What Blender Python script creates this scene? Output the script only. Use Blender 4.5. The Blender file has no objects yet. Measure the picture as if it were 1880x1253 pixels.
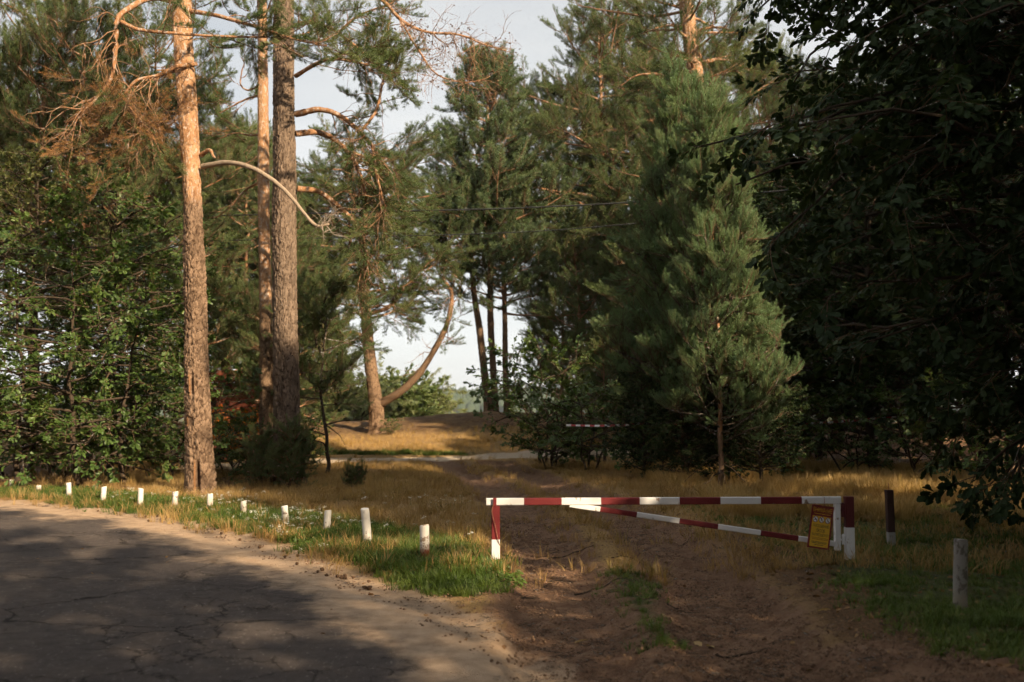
import bpy, math, random
import numpy as np
from mathutils import Vector, Matrix

# ------------------------------------------------------------------ camera, sky, sun, exposure
scene = bpy.context.scene
COL = scene.collection
F, CX, CY, CH = 1828.0, 940.0, 626.5, 1.75          # focal length in photo pixels, centre, camera height (m)
PITCH = math.atan((745.0 - CY) / F)
cam_d = bpy.data.cameras.new('camera'); cam = bpy.data.objects.new('camera', cam_d); COL.objects.link(cam)
cam.location = (0, 0, CH); cam.rotation_euler = (math.pi/2 + PITCH, 0, 0)
cam_d.sensor_width = 36.0; cam_d.lens = F / 1880 * 36.0
cam_d.clip_end = 6000; cam_d.clip_start = 0.1
cam_d.dof.use_dof = True; cam_d.dof.focus_distance = 13.5; cam_d.dof.aperture_fstop = 1.5
scene.camera = cam

SUN_EL, SUN_AZ = math.radians(27), math.radians(140)   # azimuth measured from +Y towards +X (towards the sun)
TOSUN = Vector((math.sin(SUN_AZ)*math.cos(SUN_EL), math.cos(SUN_AZ)*math.cos(SUN_EL), math.sin(SUN_EL)))
world = bpy.data.worlds.new('World'); scene.world = world; world.use_nodes = True
wn, wl = world.node_tree.nodes, world.node_tree.links
wn.clear()
w_out = wn.new('ShaderNodeOutputWorld'); w_bg = wn.new('ShaderNodeBackground'); w_bg.inputs['Strength'].default_value = 0.05
w_sky = wn.new('ShaderNodeTexSky'); w_sky.sky_type = 'NISHITA'; w_sky.sun_disc = False
w_sky.sun_elevation = SUN_EL; w_sky.sun_rotation = SUN_AZ; w_sky.air_density = 1.0; w_sky.dust_density = 2.0
w_tc = wn.new('ShaderNodeTexCoord'); w_map = wn.new('ShaderNodeMapping'); w_map.inputs['Scale'].default_value = (1, 1, 2.6)
w_no = wn.new('ShaderNodeTexNoise'); w_no.inputs['Scale'].default_value = 2.3; w_no.inputs['Detail'].default_value = 7; w_no.inputs['Roughness'].default_value = 0.55
w_ramp = wn.new('ShaderNodeMapRange'); w_ramp.inputs['From Min'].default_value = 0.30; w_ramp.inputs['From Max'].default_value = 0.62
w_ramp.inputs['To Min'].default_value = 0.60; w_ramp.inputs['To Max'].default_value = 0.97
w_mix = wn.new('ShaderNodeMix'); w_mix.data_type = 'RGBA'; w_mix.inputs['B'].default_value = (8.3, 8.35, 8.3, 1)
wl.new(w_tc.outputs['Generated'], w_map.inputs['Vector']); wl.new(w_map.outputs['Vector'], w_no.inputs['Vector'])
wl.new(w_no.outputs['Fac'], w_ramp.inputs['Value']); wl.new(w_ramp.outputs['Result'], w_mix.inputs['Factor'])
w_sep = wn.new('ShaderNodeSeparateXYZ'); w_h = wn.new('ShaderNodeMapRange'); w_h.inputs['From Min'].default_value = 0.0; w_h.inputs['From Max'].default_value = 0.42; w_h.interpolation_type = 'SMOOTHSTEP'
w_c = wn.new('ShaderNodeMix'); w_c.data_type = 'RGBA'; w_c.inputs['A'].default_value = (11.0, 11.1, 11.0, 1); w_c.inputs['B'].default_value = (7.6, 7.75, 7.8, 1)
wl.new(w_tc.outputs['Generated'], w_sep.inputs[0]); wl.new(w_sep.outputs[2], w_h.inputs['Value']); wl.new(w_h.outputs['Result'], w_c.inputs['Factor']); wl.new(w_c.outputs['Result'], w_mix.inputs['B'])
wl.new(w_sky.outputs['Color'], w_mix.inputs['A']); wl.new(w_mix.outputs['Result'], w_bg.inputs['Color'])
wl.new(w_bg.outputs['Background'], w_out.inputs['Surface'])

sun_d = bpy.data.lights.new('sun', 'SUN'); sun = bpy.data.objects.new('sun', sun_d); COL.objects.link(sun)
sun_d.energy = 5.0; sun_d.angle = math.radians(0.6); sun_d.color = (1.0, 0.80, 0.54)
sun.rotation_euler = (-TOSUN).to_track_quat('-Z', 'Y').to_euler(); sun.location = TOSUN * 60
vs = scene.view_settings
vs.view_transform = 'Standard'; vs.look = 'None'; vs.exposure = 1.05; vs.gamma = 1.0; vs.use_curve_mapping = False
cy = scene.cycles
cy.max_bounces = 6; cy.diffuse_bounces = 3; cy.glossy_bounces = 2; cy.transmission_bounces = 4; cy.transparent_max_bounces = 4
cy.volume_bounces = 0; cy.caustics_reflective = False; cy.caustics_refractive = False; cy.sample_clamp_indirect = 3.0
cy.use_denoising = True; cy.use_adaptive_sampling = True; cy.adaptive_threshold = 0.03; cy.adaptive_min_samples = 12

rng = np.random.default_rng(11)
random.seed(11)

# ------------------------------------------------------------------ helpers
def sstep(a, b, x):
    t = np.clip((np.asarray(x, float) - a) / (b - a), 0, 1); return t*t*(3 - 2*t)

def vnoise(x, y, seed=0):
    x = np.asarray(x, float); y = np.asarray(y, float)
    xi, yi = np.floor(x).astype(np.int64), np.floor(y).astype(np.int64)
    fx, fy = x - xi, y - yi
    fx = fx*fx*(3-2*fx); fy = fy*fy*(3-2*fy)
    def h(a, b):
        n = (a*374761393 + b*668265263 + seed*1442695041) & 0xffffffff
        n = ((n ^ (n >> 13)) * 1274126177) & 0xffffffff
        return ((n ^ (n >> 16)) & 0xffff) / 65535.0
    return (h(xi,yi)*(1-fx)+h(xi+1,yi)*fx)*(1-fy) + (h(xi,yi+1)*(1-fx)+h(xi+1,yi+1)*fx)*fy

def fbm(x, y, seed=0, oct=4):
    s = 0; a = 0.5
    for i in range(oct):
        s = s + a*vnoise(x*2**i, y*2**i, seed+i*17); a *= 0.5
    return s / (1 - 0.5**oct)

def terrain(x, y):
    x = np.asarray(x, float); y = np.asarray(y, float)
    z = sstep(33, 42.5, y) * (0.95 + 0.45*np.exp(-((x+0.5)/4.5)**2))
    z = z - sstep(45, 66, y)*3.6 - sstep(70, 220, y)*4.5
    z = z + (fbm(x*0.35, y*0.35, 3) - 0.5)*0.14*sstep(11, 16, np.abs(x+8)*0 + y)
    return z

def ray(px, py):
    a, b = (px - CX)/F, (CY - py)/F
    return Vector((a, math.cos(PITCH) - b*math.sin(PITCH), math.sin(PITCH) + b*math.cos(PITCH)))

def at(px, py, Y):
    d = ray(px, py); t = Y / d.y
    return Vector((d.x*t, Y, CH + d.z*t))

def gat(px, py):
    d = ray(px, py); t = 3.0
    while t < 200:
        if CH + d.z*t <= float(terrain(d.x*t, d.y*t)): break
        t += 0.02
    return Vector((d.x*t, d.y*t, float(terrain(d.x*t, d.y*t))))

def mesh_np(name, V, F_list, mats, smooth=True, matidx=None, attrs=None):
    """V (n,3); F_list: list of int arrays (m,k) with k corners each."""
    me = bpy.data.meshes.new(name)
    V = np.asarray(V, np.float32)
    me.vertices.add(len(V)); me.vertices.foreach_set('co', V.ravel())
    tot = [np.full(len(f), f.shape[1], np.int32) for f in F_list if len(f)]
    if tot:
        tot = np.concatenate(tot); idx = np.concatenate([f.astype(np.int32).ravel() for f in F_list if len(f)])
        start = np.concatenate([[0], np.cumsum(tot)[:-1]]).astype(np.int32)
        me.loops.add(len(idx)); me.loops.foreach_set('vertex_index', idx)
        me.polygons.add(len(tot)); me.polygons.foreach_set('loop_start', start); me.polygons.foreach_set('loop_total', tot)
        me.polygons.foreach_set('use_smooth', np.full(len(tot), smooth, bool))
        if matidx is not None: me.polygons.foreach_set('material_index', np.asarray(matidx, np.int32))
    for m in mats: me.materials.append(m)
    if attrs:
        for k, (typ, arr) in attrs.items():
            at_ = me.attributes.new(k, typ, 'POINT')
            arr = np.asarray(arr)
            if typ == 'FLOAT': at_.data.foreach_set('value', arr.astype(np.float32).ravel())
            elif typ == 'INT': at_.data.foreach_set('value', arr.astype(np.int32).ravel())
            elif typ == 'FLOAT_VECTOR': at_.data.foreach_set('vector', arr.astype(np.float32).ravel())
            elif typ == 'FLOAT_COLOR': at_.data.foreach_set('color', arr.astype(np.float32).ravel())
    me.update(calc_edges=True); me.validate()
    return me

def obj(name, me, parent=None, loc=None):
    o = bpy.data.objects.new(name, me); COL.objects.link(o)
    if parent is not None: o.parent = parent
    if loc is not None: o.location = loc
    return o

def tag(o, label=None, cat=None, group=None, kind=None):
    if label: o['label'] = label
    if cat: o['category'] = cat
    if group: o['group'] = group
    if kind: o['kind'] = kind
    return o

def empty(name, loc, label=None, cat=None, group=None, rz=0, kind=None):
    o = bpy.data.objects.new(name, None); COL.objects.link(o); o.location = loc; o.rotation_euler = (0, 0, rz)
    o.empty_display_size = 0.2
    return tag(o, label, cat, group, kind)

def copy_tree(o, parent=None):
    c = o.copy(); COL.objects.link(c); c.parent = parent
    for ch in list(o.children): copy_tree(ch, c)
    return c

# ------------------------------------------------------------------ materials
def mat(name):
    m = bpy.data.materials.new(name); m.use_nodes = True
    nt = m.node_tree; nt.nodes.clear()
    return m, nt.nodes, nt.links

class NB:
    """tiny node builder"""
    def __init__(s, name):
        s.m, s.n, s.l = mat(name)
        s.out = s.n.new('ShaderNodeOutputMaterial')
        g = s.n.new('ShaderNodeNewGeometry'); s.pos = g.outputs['Position']
        tc = s.n.new('ShaderNodeTexCoord'); s.obj = tc.outputs['Object']
    def put(s, sock, v):
        if isinstance(v, bpy.types.NodeSocket): s.l.new(v, sock)
        elif isinstance(v, (tuple, list)) and len(v) == 3 and sock.type == 'RGBA': sock.default_value = (*v, 1)
        else: sock.default_value = v
    def noise(s, scale, detail=4, rough=0.55, vec=None, out='Fac', dist=0):
        n = s.n.new('ShaderNodeTexNoise'); n.inputs['Scale'].default_value = scale; n.inputs['Detail'].default_value = detail
        n.inputs['Roughness'].default_value = rough; n.inputs['Distortion'].default_value = dist
        s.l.new(vec if vec is not None else s.pos, n.inputs['Vector']); return n.outputs[out]
    def voronoi(s, scale, feature='F1', vec=None, out='Distance', rand=1):
        n = s.n.new('ShaderNodeTexVoronoi'); n.feature = feature; n.inputs['Scale'].default_value = scale; n.inputs['Randomness'].default_value = rand
        s.l.new(vec if vec is not None else s.pos, n.inputs['Vector']); return n.outputs[out]
    def mapping(s, vec, scale=(1,1,1), loc=(0,0,0), rot=(0,0,0)):
        n = s.n.new('ShaderNodeMapping'); n.inputs['Scale'].default_value = scale; n.inputs['Location'].default_value = loc; n.inputs['Rotation'].default_value = rot
        s.l.new(vec, n.inputs['Vector']); return n.outputs['Vector']
    def attr(s, name, out='Fac'):
        n = s.n.new('ShaderNodeAttribute'); n.attribute_name = name; return n.outputs[out]
    def math(s, op, a, b=0.0, c=0.0, clamp=False):
        n = s.n.new('ShaderNodeMath'); n.operation = op; n.use_clamp = clamp
        s.put(n.inputs[0], a); s.put(n.inputs[1], b); s.put(n.inputs[2], c); return n.outputs[0]
    def rng(s, v, a, b, c=0.0, d=1.0, smooth=True):
        n = s.n.new('ShaderNodeMapRange'); n.interpolation_type = 'SMOOTHSTEP' if smooth else 'LINEAR'
        s.put(n.inputs['Value'], v)
        for k, x in zip(('From Min','From Max','To Min','To Max'), (a,b,c,d)): n.inputs[k].default_value = x
        return n.outputs['Result']
    def mix(s, f, a, b, blend='MIX'):
        n = s.n.new('ShaderNodeMix'); n.data_type = 'RGBA'; n.blend_type = blend
        s.put(n.inputs['Factor'], f); s.put(n.inputs['A'], a); s.put(n.inputs['B'], b); return n.outputs['Result']
    def bump(s, h, strength=0.5, dist=0.02, normal=None):
        n = s.n.new('ShaderNodeBump'); n.inputs['Strength'].default_value = strength; n.inputs['Distance'].default_value = dist
        s.l.new(h, n.inputs['Height'])
        if normal is not None: s.l.new(normal, n.inputs['Normal'])
        return n.outputs['Normal']
    def bsdf(s, col, rough=0.8, spec=0.3, normal=None, metal=0.0):
        n = s.n.new('ShaderNodeBsdfPrincipled'); s.put(n.inputs['Base Color'], col); s.put(n.inputs['Roughness'], rough)
        n.inputs['Specular IOR Level'].default_value = spec; n.inputs['Metallic'].default_value = metal
        if normal is not None: s.l.new(normal, n.inputs['Normal'])
        s.l.new(n.outputs[0], s.out.inputs['Surface']); return n
    def rand(s):
        n = s.n.new('ShaderNodeObjectInfo'); return n.outputs['Random']

def foliage_mat(name, c1, c2, c3, transl=0.3, gloss=0.35, scale=3.0, rough=0.45):
    b = NB(name)
    r = b.rand()
    n1 = b.noise(scale, 2, vec=b.pos)
    n2 = b.noise(0.55, 2, vec=b.pos)
    col = b.mix(b.rng(n1, 0.35, 0.65), c1, c2)
    col = b.mix(b.math('MULTIPLY', b.rng(r, 0.45, 1.0), b.rng(n2, 0.35, 0.65)), col, c3)
    p = b.bsdf(col, rough, gloss)
    t = b.n.new('ShaderNodeBsdfTranslucent'); b.l.new(b.mix(1.0, col, (1.25, 1.2, 0.6), 'MULTIPLY'), t.inputs['Color'])
    ms = b.n.new('ShaderNodeMixShader'); ms.inputs[0].default_value = transl
    b.l.new(p.outputs[0], ms.inputs[1]); b.l.new(t.outputs[0], ms.inputs[2]); b.l.new(ms.outputs[0], b.out.inputs['Surface'])
    return b.m

M = {}
M['needle'] = foliage_mat('pine_needles', (0.078,0.118,0.048), (0.128,0.165,0.064), (0.185,0.205,0.078), 0.3, 0.25)
M['needle_fresh'] = foliage_mat('young_pine_needles', (0.115,0.185,0.085), (0.165,0.245,0.115), (0.215,0.28,0.135), 0.28, 0.3)
M['needle_far'] = foliage_mat('far_pine_needles', (0.085,0.13,0.065), (0.13,0.175,0.08), (0.16,0.20,0.085), 0.25, 0.2)
M['needle_dead'] = foliage_mat('dead_pine_needles', (0.22,0.11,0.045), (0.32,0.17,0.07), (0.38,0.20,0.08), 0.2, 0.15)
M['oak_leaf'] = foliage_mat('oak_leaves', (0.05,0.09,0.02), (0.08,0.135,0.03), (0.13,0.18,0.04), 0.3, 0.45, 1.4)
M['oak_dark'] = foliage_mat('shade_darkened_oak_leaves', (0.026,0.045,0.018), (0.038,0.060,0.022), (0.048,0.07,0.025), 0.2, 0.14, 1.4, 0.6)  # oak leaf colour darkened to paint in the shade on the right
M['pale_leaf'] = foliage_mat('pale_leaves', (0.13,0.15,0.055), (0.17,0.19,0.07), (0.20,0.21,0.08), 0.35, 0.3, 1.2)
M['autumn_leaf'] = foliage_mat('autumn_leaves', (0.5,0.2,0.02), (0.62,0.30,0.03), (0.55,0.14,0.03), 0.4, 0.3, 1.2)
M['willow'] = foliage_mat('willow_leaves', (0.13,0.16,0.065), (0.19,0.21,0.09), (0.22,0.23,0.10), 0.3, 0.2, 0.5)
M['grass_green'] = foliage_mat('green_grass', (0.07,0.115,0.022), (0.105,0.155,0.03), (0.17,0.19,0.055), 0.35, 0.3, 2.0)
M['grass_dry'] = foliage_mat('dry_grass', (0.40,0.26,0.10), (0.50,0.34,0.15), (0.34,0.24,0.08), 0.3, 0.2, 1.5)
M['grass_tan'] = foliage_mat('tan_grass', (0.30,0.19,0.075), (0.40,0.255,0.11), (0.25,0.185,0.06), 0.3, 0.2, 1.5)
M['litter_leaf'] = foliage_mat('fallen_leaves', (0.16,0.08,0.035), (0.25,0.14,0.06), (0.34,0.2,0.09), 0.2, 0.2, 3.0)
M['white_flower'] = foliage_mat('white_flowers', (0.75,0.74,0.68), (0.8,0.8,0.74), (0.7,0.7,0.6), 0.2, 0.2, 3.0)

def bark_mat(name, low_a, low_b, crev, up_a, up_b):
    b = NB(name)
    plate, hg, wound = b.attr('plate'), b.attr('hgt'), b.attr('wound')
    sv = b.mapping(b.obj, (1, 1, 0.35))
    n1 = b.noise(9, 5, 0.6, sv); n2 = b.noise(38, 4, 0.6, sv); n3 = b.noise(1.7, 2, 0.5, b.obj)
    tn = b.math('ADD', b.math('MULTIPLY', n1, 0.6), b.math('MULTIPLY', b.attr('tone'), 0.4))
    low = b.mix(b.rng(tn, 0.3, 0.68), low_a, low_b)
    up = b.mix(b.rng(tn, 0.3, 0.66), up_a, up_b)
    up = b.mix(b.rng(b.noise(17, 4, 0.7, b.mapping(b.obj, (1, 1, 0.6))), 0.52, 0.62, 0, 0.75), up, tuple(0.45*x + 0.30 for x in up_b))
    f = b.rng(b.math('ADD', hg, b.math('MULTIPLY', b.math('SUBTRACT', n3, 0.5), 0.5)), 0.35, 0.75)
    col = b.mix(f, low, up)
    col = b.mix(b.rng(n2, 0.5, 0.8, 0, 0.45), col, b.mix(f, low_b, up_b))
    cf = b.math('MULTIPLY', b.rng(plate, 0.0, 0.20, 0.9, 0.0), b.rng(f, 0.0, 1.0, 1.0, 0.3))
    col = b.mix(cf, col, crev)
    col = b.mix(b.rng(wound, 0.3, 0.7), col, b.mix(n1, (0.30,0.15,0.065), (0.20,0.10,0.05)))
    h = b.math('ADD', b.math('MULTIPLY', n1, 0.6), b.math('MULTIPLY', n2, 0.4))
    b.bsdf(col, 0.88, 0.15, b.bump(h, 1.0, 0.045))
    return b.m
M['bark_pine'] = bark_mat('pine_bark', (0.11,0.07,0.045), (0.255,0.17,0.115), (0.04,0.022,0.014), (0.27,0.135,0.066), (0.42,0.25,0.14))
M['bark_grey'] = bark_mat('grey_pine_bark', (0.115,0.082,0.06), (0.215,0.155,0.115), (0.038,0.023,0.016), (0.14,0.10,0.075), (0.24,0.175,0.13))
M['bark_orange'] = bark_mat('orange_pine_bark', (0.15,0.095,0.06), (0.23,0.15,0.095), (0.055,0.032,0.02), (0.30,0.155,0.078), (0.38,0.225,0.125))
M['bark_oak'] = bark_mat('oak_bark', (0.06,0.043,0.030), (0.10,0.075,0.055), (0.025,0.018,0.012), (0.08,0.06,0.043), (0.13,0.10,0.072))
M['dead_wood'] = bark_mat('bleached_dead_wood', (0.30,0.23,0.17), (0.42,0.34,0.27), (0.12,0.08,0.05), (0.36,0.29,0.23), (0.48,0.41,0.35))

def twig_mat():
    b = NB('twig_bark'); n = b.noise(14, 3)
    b.bsdf(b.mix(n, (0.09,0.058,0.036), (0.16,0.10,0.06)), 0.85, 0.15); return b.m
M['twig'] = twig_mat()

# ground: one node tree reading the weights stored on the vertices
def ground_mat():
    b = NB('forest_ground')
    sep = b.n.new('ShaderNodeSeparateColor'); b.l.new(b.attr('wa', 'Color'), sep.inputs[0])
    asp, sand, dirt = sep.outputs[0], sep.outputs[1], sep.outputs[2]
    sep2 = b.n.new('ShaderNodeSeparateColor'); b.l.new(b.attr('wb', 'Color'), sep2.inputs[0])
    green, dry, pale = sep2.outputs[0], sep2.outputs[1], sep2.outputs[2]
    nb = b.noise(1.1, 6, 0.62); nm = b.noise(6.0, 6, 0.65); nf = b.noise(42, 5, 0.7); ng = b.noise(160, 3, 0.7)
    jit = b.math('ADD', b.math('MULTIPLY', b.math('SUBTRACT', nb, 0.5), 0.9), b.math('MULTIPLY', b.math('SUBTRACT', nm, 0.5), 0.7))
    def w(x, k=1.0, lo=0.3, hi=0.7):
        return b.rng(b.math('ADD', x, b.math('MULTIPLY', jit, k)), lo, hi)
    litter = b.mix(b.rng(nf, 0.35, 0.65), (0.075,0.042,0.022), (0.19,0.11,0.055))
    litter = b.mix(b.rng(nm, 0.45, 0.75, 0, 0.7), litter, (0.16,0.095,0.05))
    c_dry = b.mix(b.rng(nf, 0.35, 0.65), (0.24,0.15,0.06), (0.40,0.26,0.115))
    c_dry = b.mix(b.rng(nm, 0.4, 0.7, 0, 0.6), c_dry, (0.25,0.145,0.065))
    c_green = b.mix(b.rng(nf, 0.35, 0.65), (0.045,0.055,0.02), (0.085,0.095,0.03))
    c_dirt = b.mix(b.rng(nm, 0.3, 0.7), (0.165,0.09,0.054), (0.26,0.155,0.096))
    c_dirt = b.mix(b.rng(nf, 0.5, 0.72, 0, 0.75), c_dirt, (0.10,0.055,0.033))
    c_dirt = b.mix(b.rng(b.noise(2.6, 5, 0.7, b.mapping(b.pos, (1, 1, 1), (3, 9, 0))), 0.5, 0.68, 0, 0.55), c_dirt, (0.115,0.068,0.042))
    c_sand = b.mix(b.rng(nm, 0.3, 0.72), (0.40,0.27,0.17), (0.52,0.37,0.25))
    c_sand = b.mix(b.rng(nf, 0.55, 0.8, 0, 0.6), c_sand, (0.22,0.14,0.085))
    spk = b.rng(b.voronoi(30), 0.10, 0.30, 1, 0)
    spr = b.rng(b.voronoi(30, out='Color'), 0.62, 0.7)
    c_asp = b.mix(b.rng(nm, 0.3, 0.7), (0.088,0.070,0.062), (0.125,0.10,0.086))
    c_asp = b.mix(b.rng(ng, 0.35, 0.7, 0, 0.55), c_asp, (0.05,0.043,0.042))
    c_asp = b.mix(b.math('MULTIPLY', b.math('MULTIPLY', spk, spr), 0.9), c_asp, (0.36,0.31,0.26))
    c_asp = b.mix(b.rng(b.noise(13, 6, 0.75), 0.42, 0.62, 0, 0.55), c_asp, (0.062,0.050,0.046))
    c_asp = b.mix(b.rng(nb, 0.5, 0.8, 0, 0.35), c_asp, (0.19,0.145,0.11))
    # cracks: edges of stretched, warped cells, only in places
    wv = b.n.new('ShaderNodeVectorMath'); wv.operation = 'ADD'
    b.l.new(b.pos, wv.inputs[0]); sc = b.n.new('ShaderNodeVectorMath'); sc.operation = 'SCALE'; sc.inputs['Scale'].default_value = 0.55
    b.l.new(b.noise(2.2, 7, 0.72, out='Color'), sc.inputs[0]); b.l.new(sc.outputs[0], wv.inputs[1])
    ck = b.voronoi(0.55, 'DISTANCE_TO_EDGE', b.mapping(wv.outputs[0], (0.8, 1.25, 1)))
    ck2 = b.voronoi(1.7, 'DISTANCE_TO_EDGE', wv.outputs[0])
    place = b.rng(b.noise(0.33, 2), 0.44, 0.56)
    place2 = b.rng(b.noise(0.5, 2, vec=b.mapping(b.pos, loc=(7, 3, 0))), 0.47, 0.56)
    crack = b.math('MAXIMUM', b.math('MULTIPLY', b.rng(ck, 0.002, 0.009, 1, 0), place), b.math('MULTIPLY', b.rng(ck2, 0.004, 0.012, 1, 0), place2))
    c_asp = b.mix(b.math('MULTIPLY', crack, 0.85), c_asp, (0.018,0.014,0.012))
    col = litter
    col = b.mix(w(dry, 0.8), col, c_dry)
    col = b.mix(w(green, 0.8), col, c_green)
    col = b.mix(w(dirt, 0.75, 0.32, 0.62), col, c_dirt)
    col = b.mix(asp, col, c_asp)
    col = b.mix(w(sand, 0.8, 0.2, 0.85), col, c_sand)
    col = b.mix(w(pale, 0.5), col, (0.50,0.40,0.30))
    h = b.math('ADD', b.math('MULTIPLY', nm, 0.6), b.math('MULTIPLY', nf, 0.4))
    h = b.math('MULTIPLY', h, b.math('SUBTRACT', 1.0, b.math('MULTIPLY', asp, 0.93)))
    h = b.math('ADD', h, b.math('MULTIPLY', b.math('SUBTRACT', ng, b.math('MULTIPLY', crack, 1.5)), b.math('MULTIPLY', asp, 0.10)))
    b.bsdf(col, 0.93, 0.15, b.bump(h, 1.0, 0.075))
    return b.m
M['ground'] = ground_mat()

def simple(name, c1, c2, scale=6, rough=0.7, spec=0.3, bump=0.15, metal=0.0, stretch=(1,1,1)):
    b = NB(name); v = b.mapping(b.obj, stretch); n = b.noise(scale, 5, 0.6, v)
    b.bsdf(b.mix(b.rng(n, 0.3, 0.7), c1, c2), rough, spec, b.bump(n, bump, 0.01), metal); return b.m

def paint(name, c, chip, amount=0.62, scale=9, dirt_z=0.1):
    """old paint: chips down to the base, grime near the foot"""
    b = NB(name); n = b.noise(scale, 6, 0.65); n2 = b.noise(scale*4, 4, 0.6, b.mapping(b.obj, (1,1,0.4))); n3 = b.noise(2.5, 3)
    ch = b.rng(b.math('ADD', b.math('MULTIPLY', n, 0.75), b.math('MULTIPLY', n2, 0.25)), amount, amount + 0.03)
    z = b.n.new('ShaderNodeSeparateXYZ'); b.l.new(b.obj, z.inputs[0])
    foot = b.rng(b.math('ADD', z.outputs[2], b.math('MULTIPLY', b.math('SUBTRACT', n, 0.5), 0.3)), dirt_z - 0.08, dirt_z + 0.12, 0.75, 0.0)
    col = b.mix(b.rng(n3, 0.35, 0.75, 0, 0.25), c, tuple(x*0.72 for x in c))
    col = b.mix(foot, col, (0.26,0.21,0.15))
    col = b.mix(ch, col, chip)
    h = b.math('SUBTRACT', b.math('MULTIPLY', n2, 0.3), ch)
    b.bsdf(col, 0.6, 0.35, b.bump(h, 0.5, 0.004)); return b.m

# ------------------------------------------------------------------ ground, road and tracks: one fine grid cut into pieces
def cr(pts, n):
    """Catmull-Rom through pts, n samples"""
    P = np.asarray(pts, float); P = np.vstack([2*P[0]-P[1], P, 2*P[-1]-P[-2]])
    m = len(P) - 3; t = np.linspace(0, m - 1e-6, n); i = t.astype(int); u = (t - i)[:, None]
    p0, p1, p2, p3 = P[i], P[i+1], P[i+2], P[i+3]
    return 0.5*((2*p1) + (-p0+p2)*u + (2*p0-5*p1+4*p2-p3)*u**2 + (-p0+3*p1-3*p2+p3)*u**3)

def gpoly(pix, n=60):
    return cr([gat(*p)[:2] for p in pix], n)

def dist_poly(X, Y, P):
    d = np.full(X.shape, 1e9)
    for (ax, ay), (bx, by) in zip(P[:-1], P[1:]):
        vx, vy = bx-ax, by-ay; L = vx*vx+vy*vy + 1e-12
        t = np.clip(((X-ax)*vx + (Y-ay)*vy)/L, 0, 1)
        d = np.minimum(d, (X-ax-t*vx)**2 + (Y-ay-t*vy)**2)
    return np.sqrt(d)

def inside(X, Y, P):
    r = np.zeros(X.shape, bool)
    for i in range(len(P)):
        (ax, ay), (bx, by) = P[i], P[(i+1) % len(P)]
        c = ((ay > Y) != (by > Y)) & (X < (bx-ax)*(Y-ay)/((by-ay) if abs(by-ay) > 1e-9 else 1e-9) + ax)
        r ^= c
    return r

ROAD = np.vstack([gpoly([(-420, 905), (-200, 914), (0, 926), (120, 937), (230, 951), (330, 972), (450, 1006), (560, 1046), (680, 1093), (790, 1142), (870, 1182), (920, 1222), (945, 1262)], 90), [[0.35, 3.0], [0.9, -2.0], [1.6, -10]]])
ROADPOLY = np.vstack([ROAD, [[-2.0, -10], [-3.0, -3], [-6, 2.0], [-12, 7.5], [-40, 12], [-40, 19.4], [ROAD[0][0]-10, ROAD[0][1]+0.4]]])
RUT_L = np.vstack([[[1.2, 2.0]], gpoly([(1060, 1253), (1040, 1160), (1010, 1060), (985, 990), (945, 935), (890, 893), (845, 868), (815, 850)], 60)])
RUT_R = np.vstack([[[3.0, 2.0]], gpoly([(1400, 1253), (1350, 1160), (1290, 1070), (1215, 1000), (1120, 942), (1020, 897), (945, 868), (905, 850)], 60)])
CROSS = gpoly([(380, 860), (610, 848), (720, 846), (850, 843), (1000, 837), (1150, 832)], 40)
VERGE = gpoly([(0, 908), (127, 915), (257, 928), (385, 942), (523, 966), (674, 1003), (780, 1038), (850, 1060), (915, 1075)], 60)
TUFT = gpoly([(1190, 1180), (1165, 1120), (1130, 1070)], 10)

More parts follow.
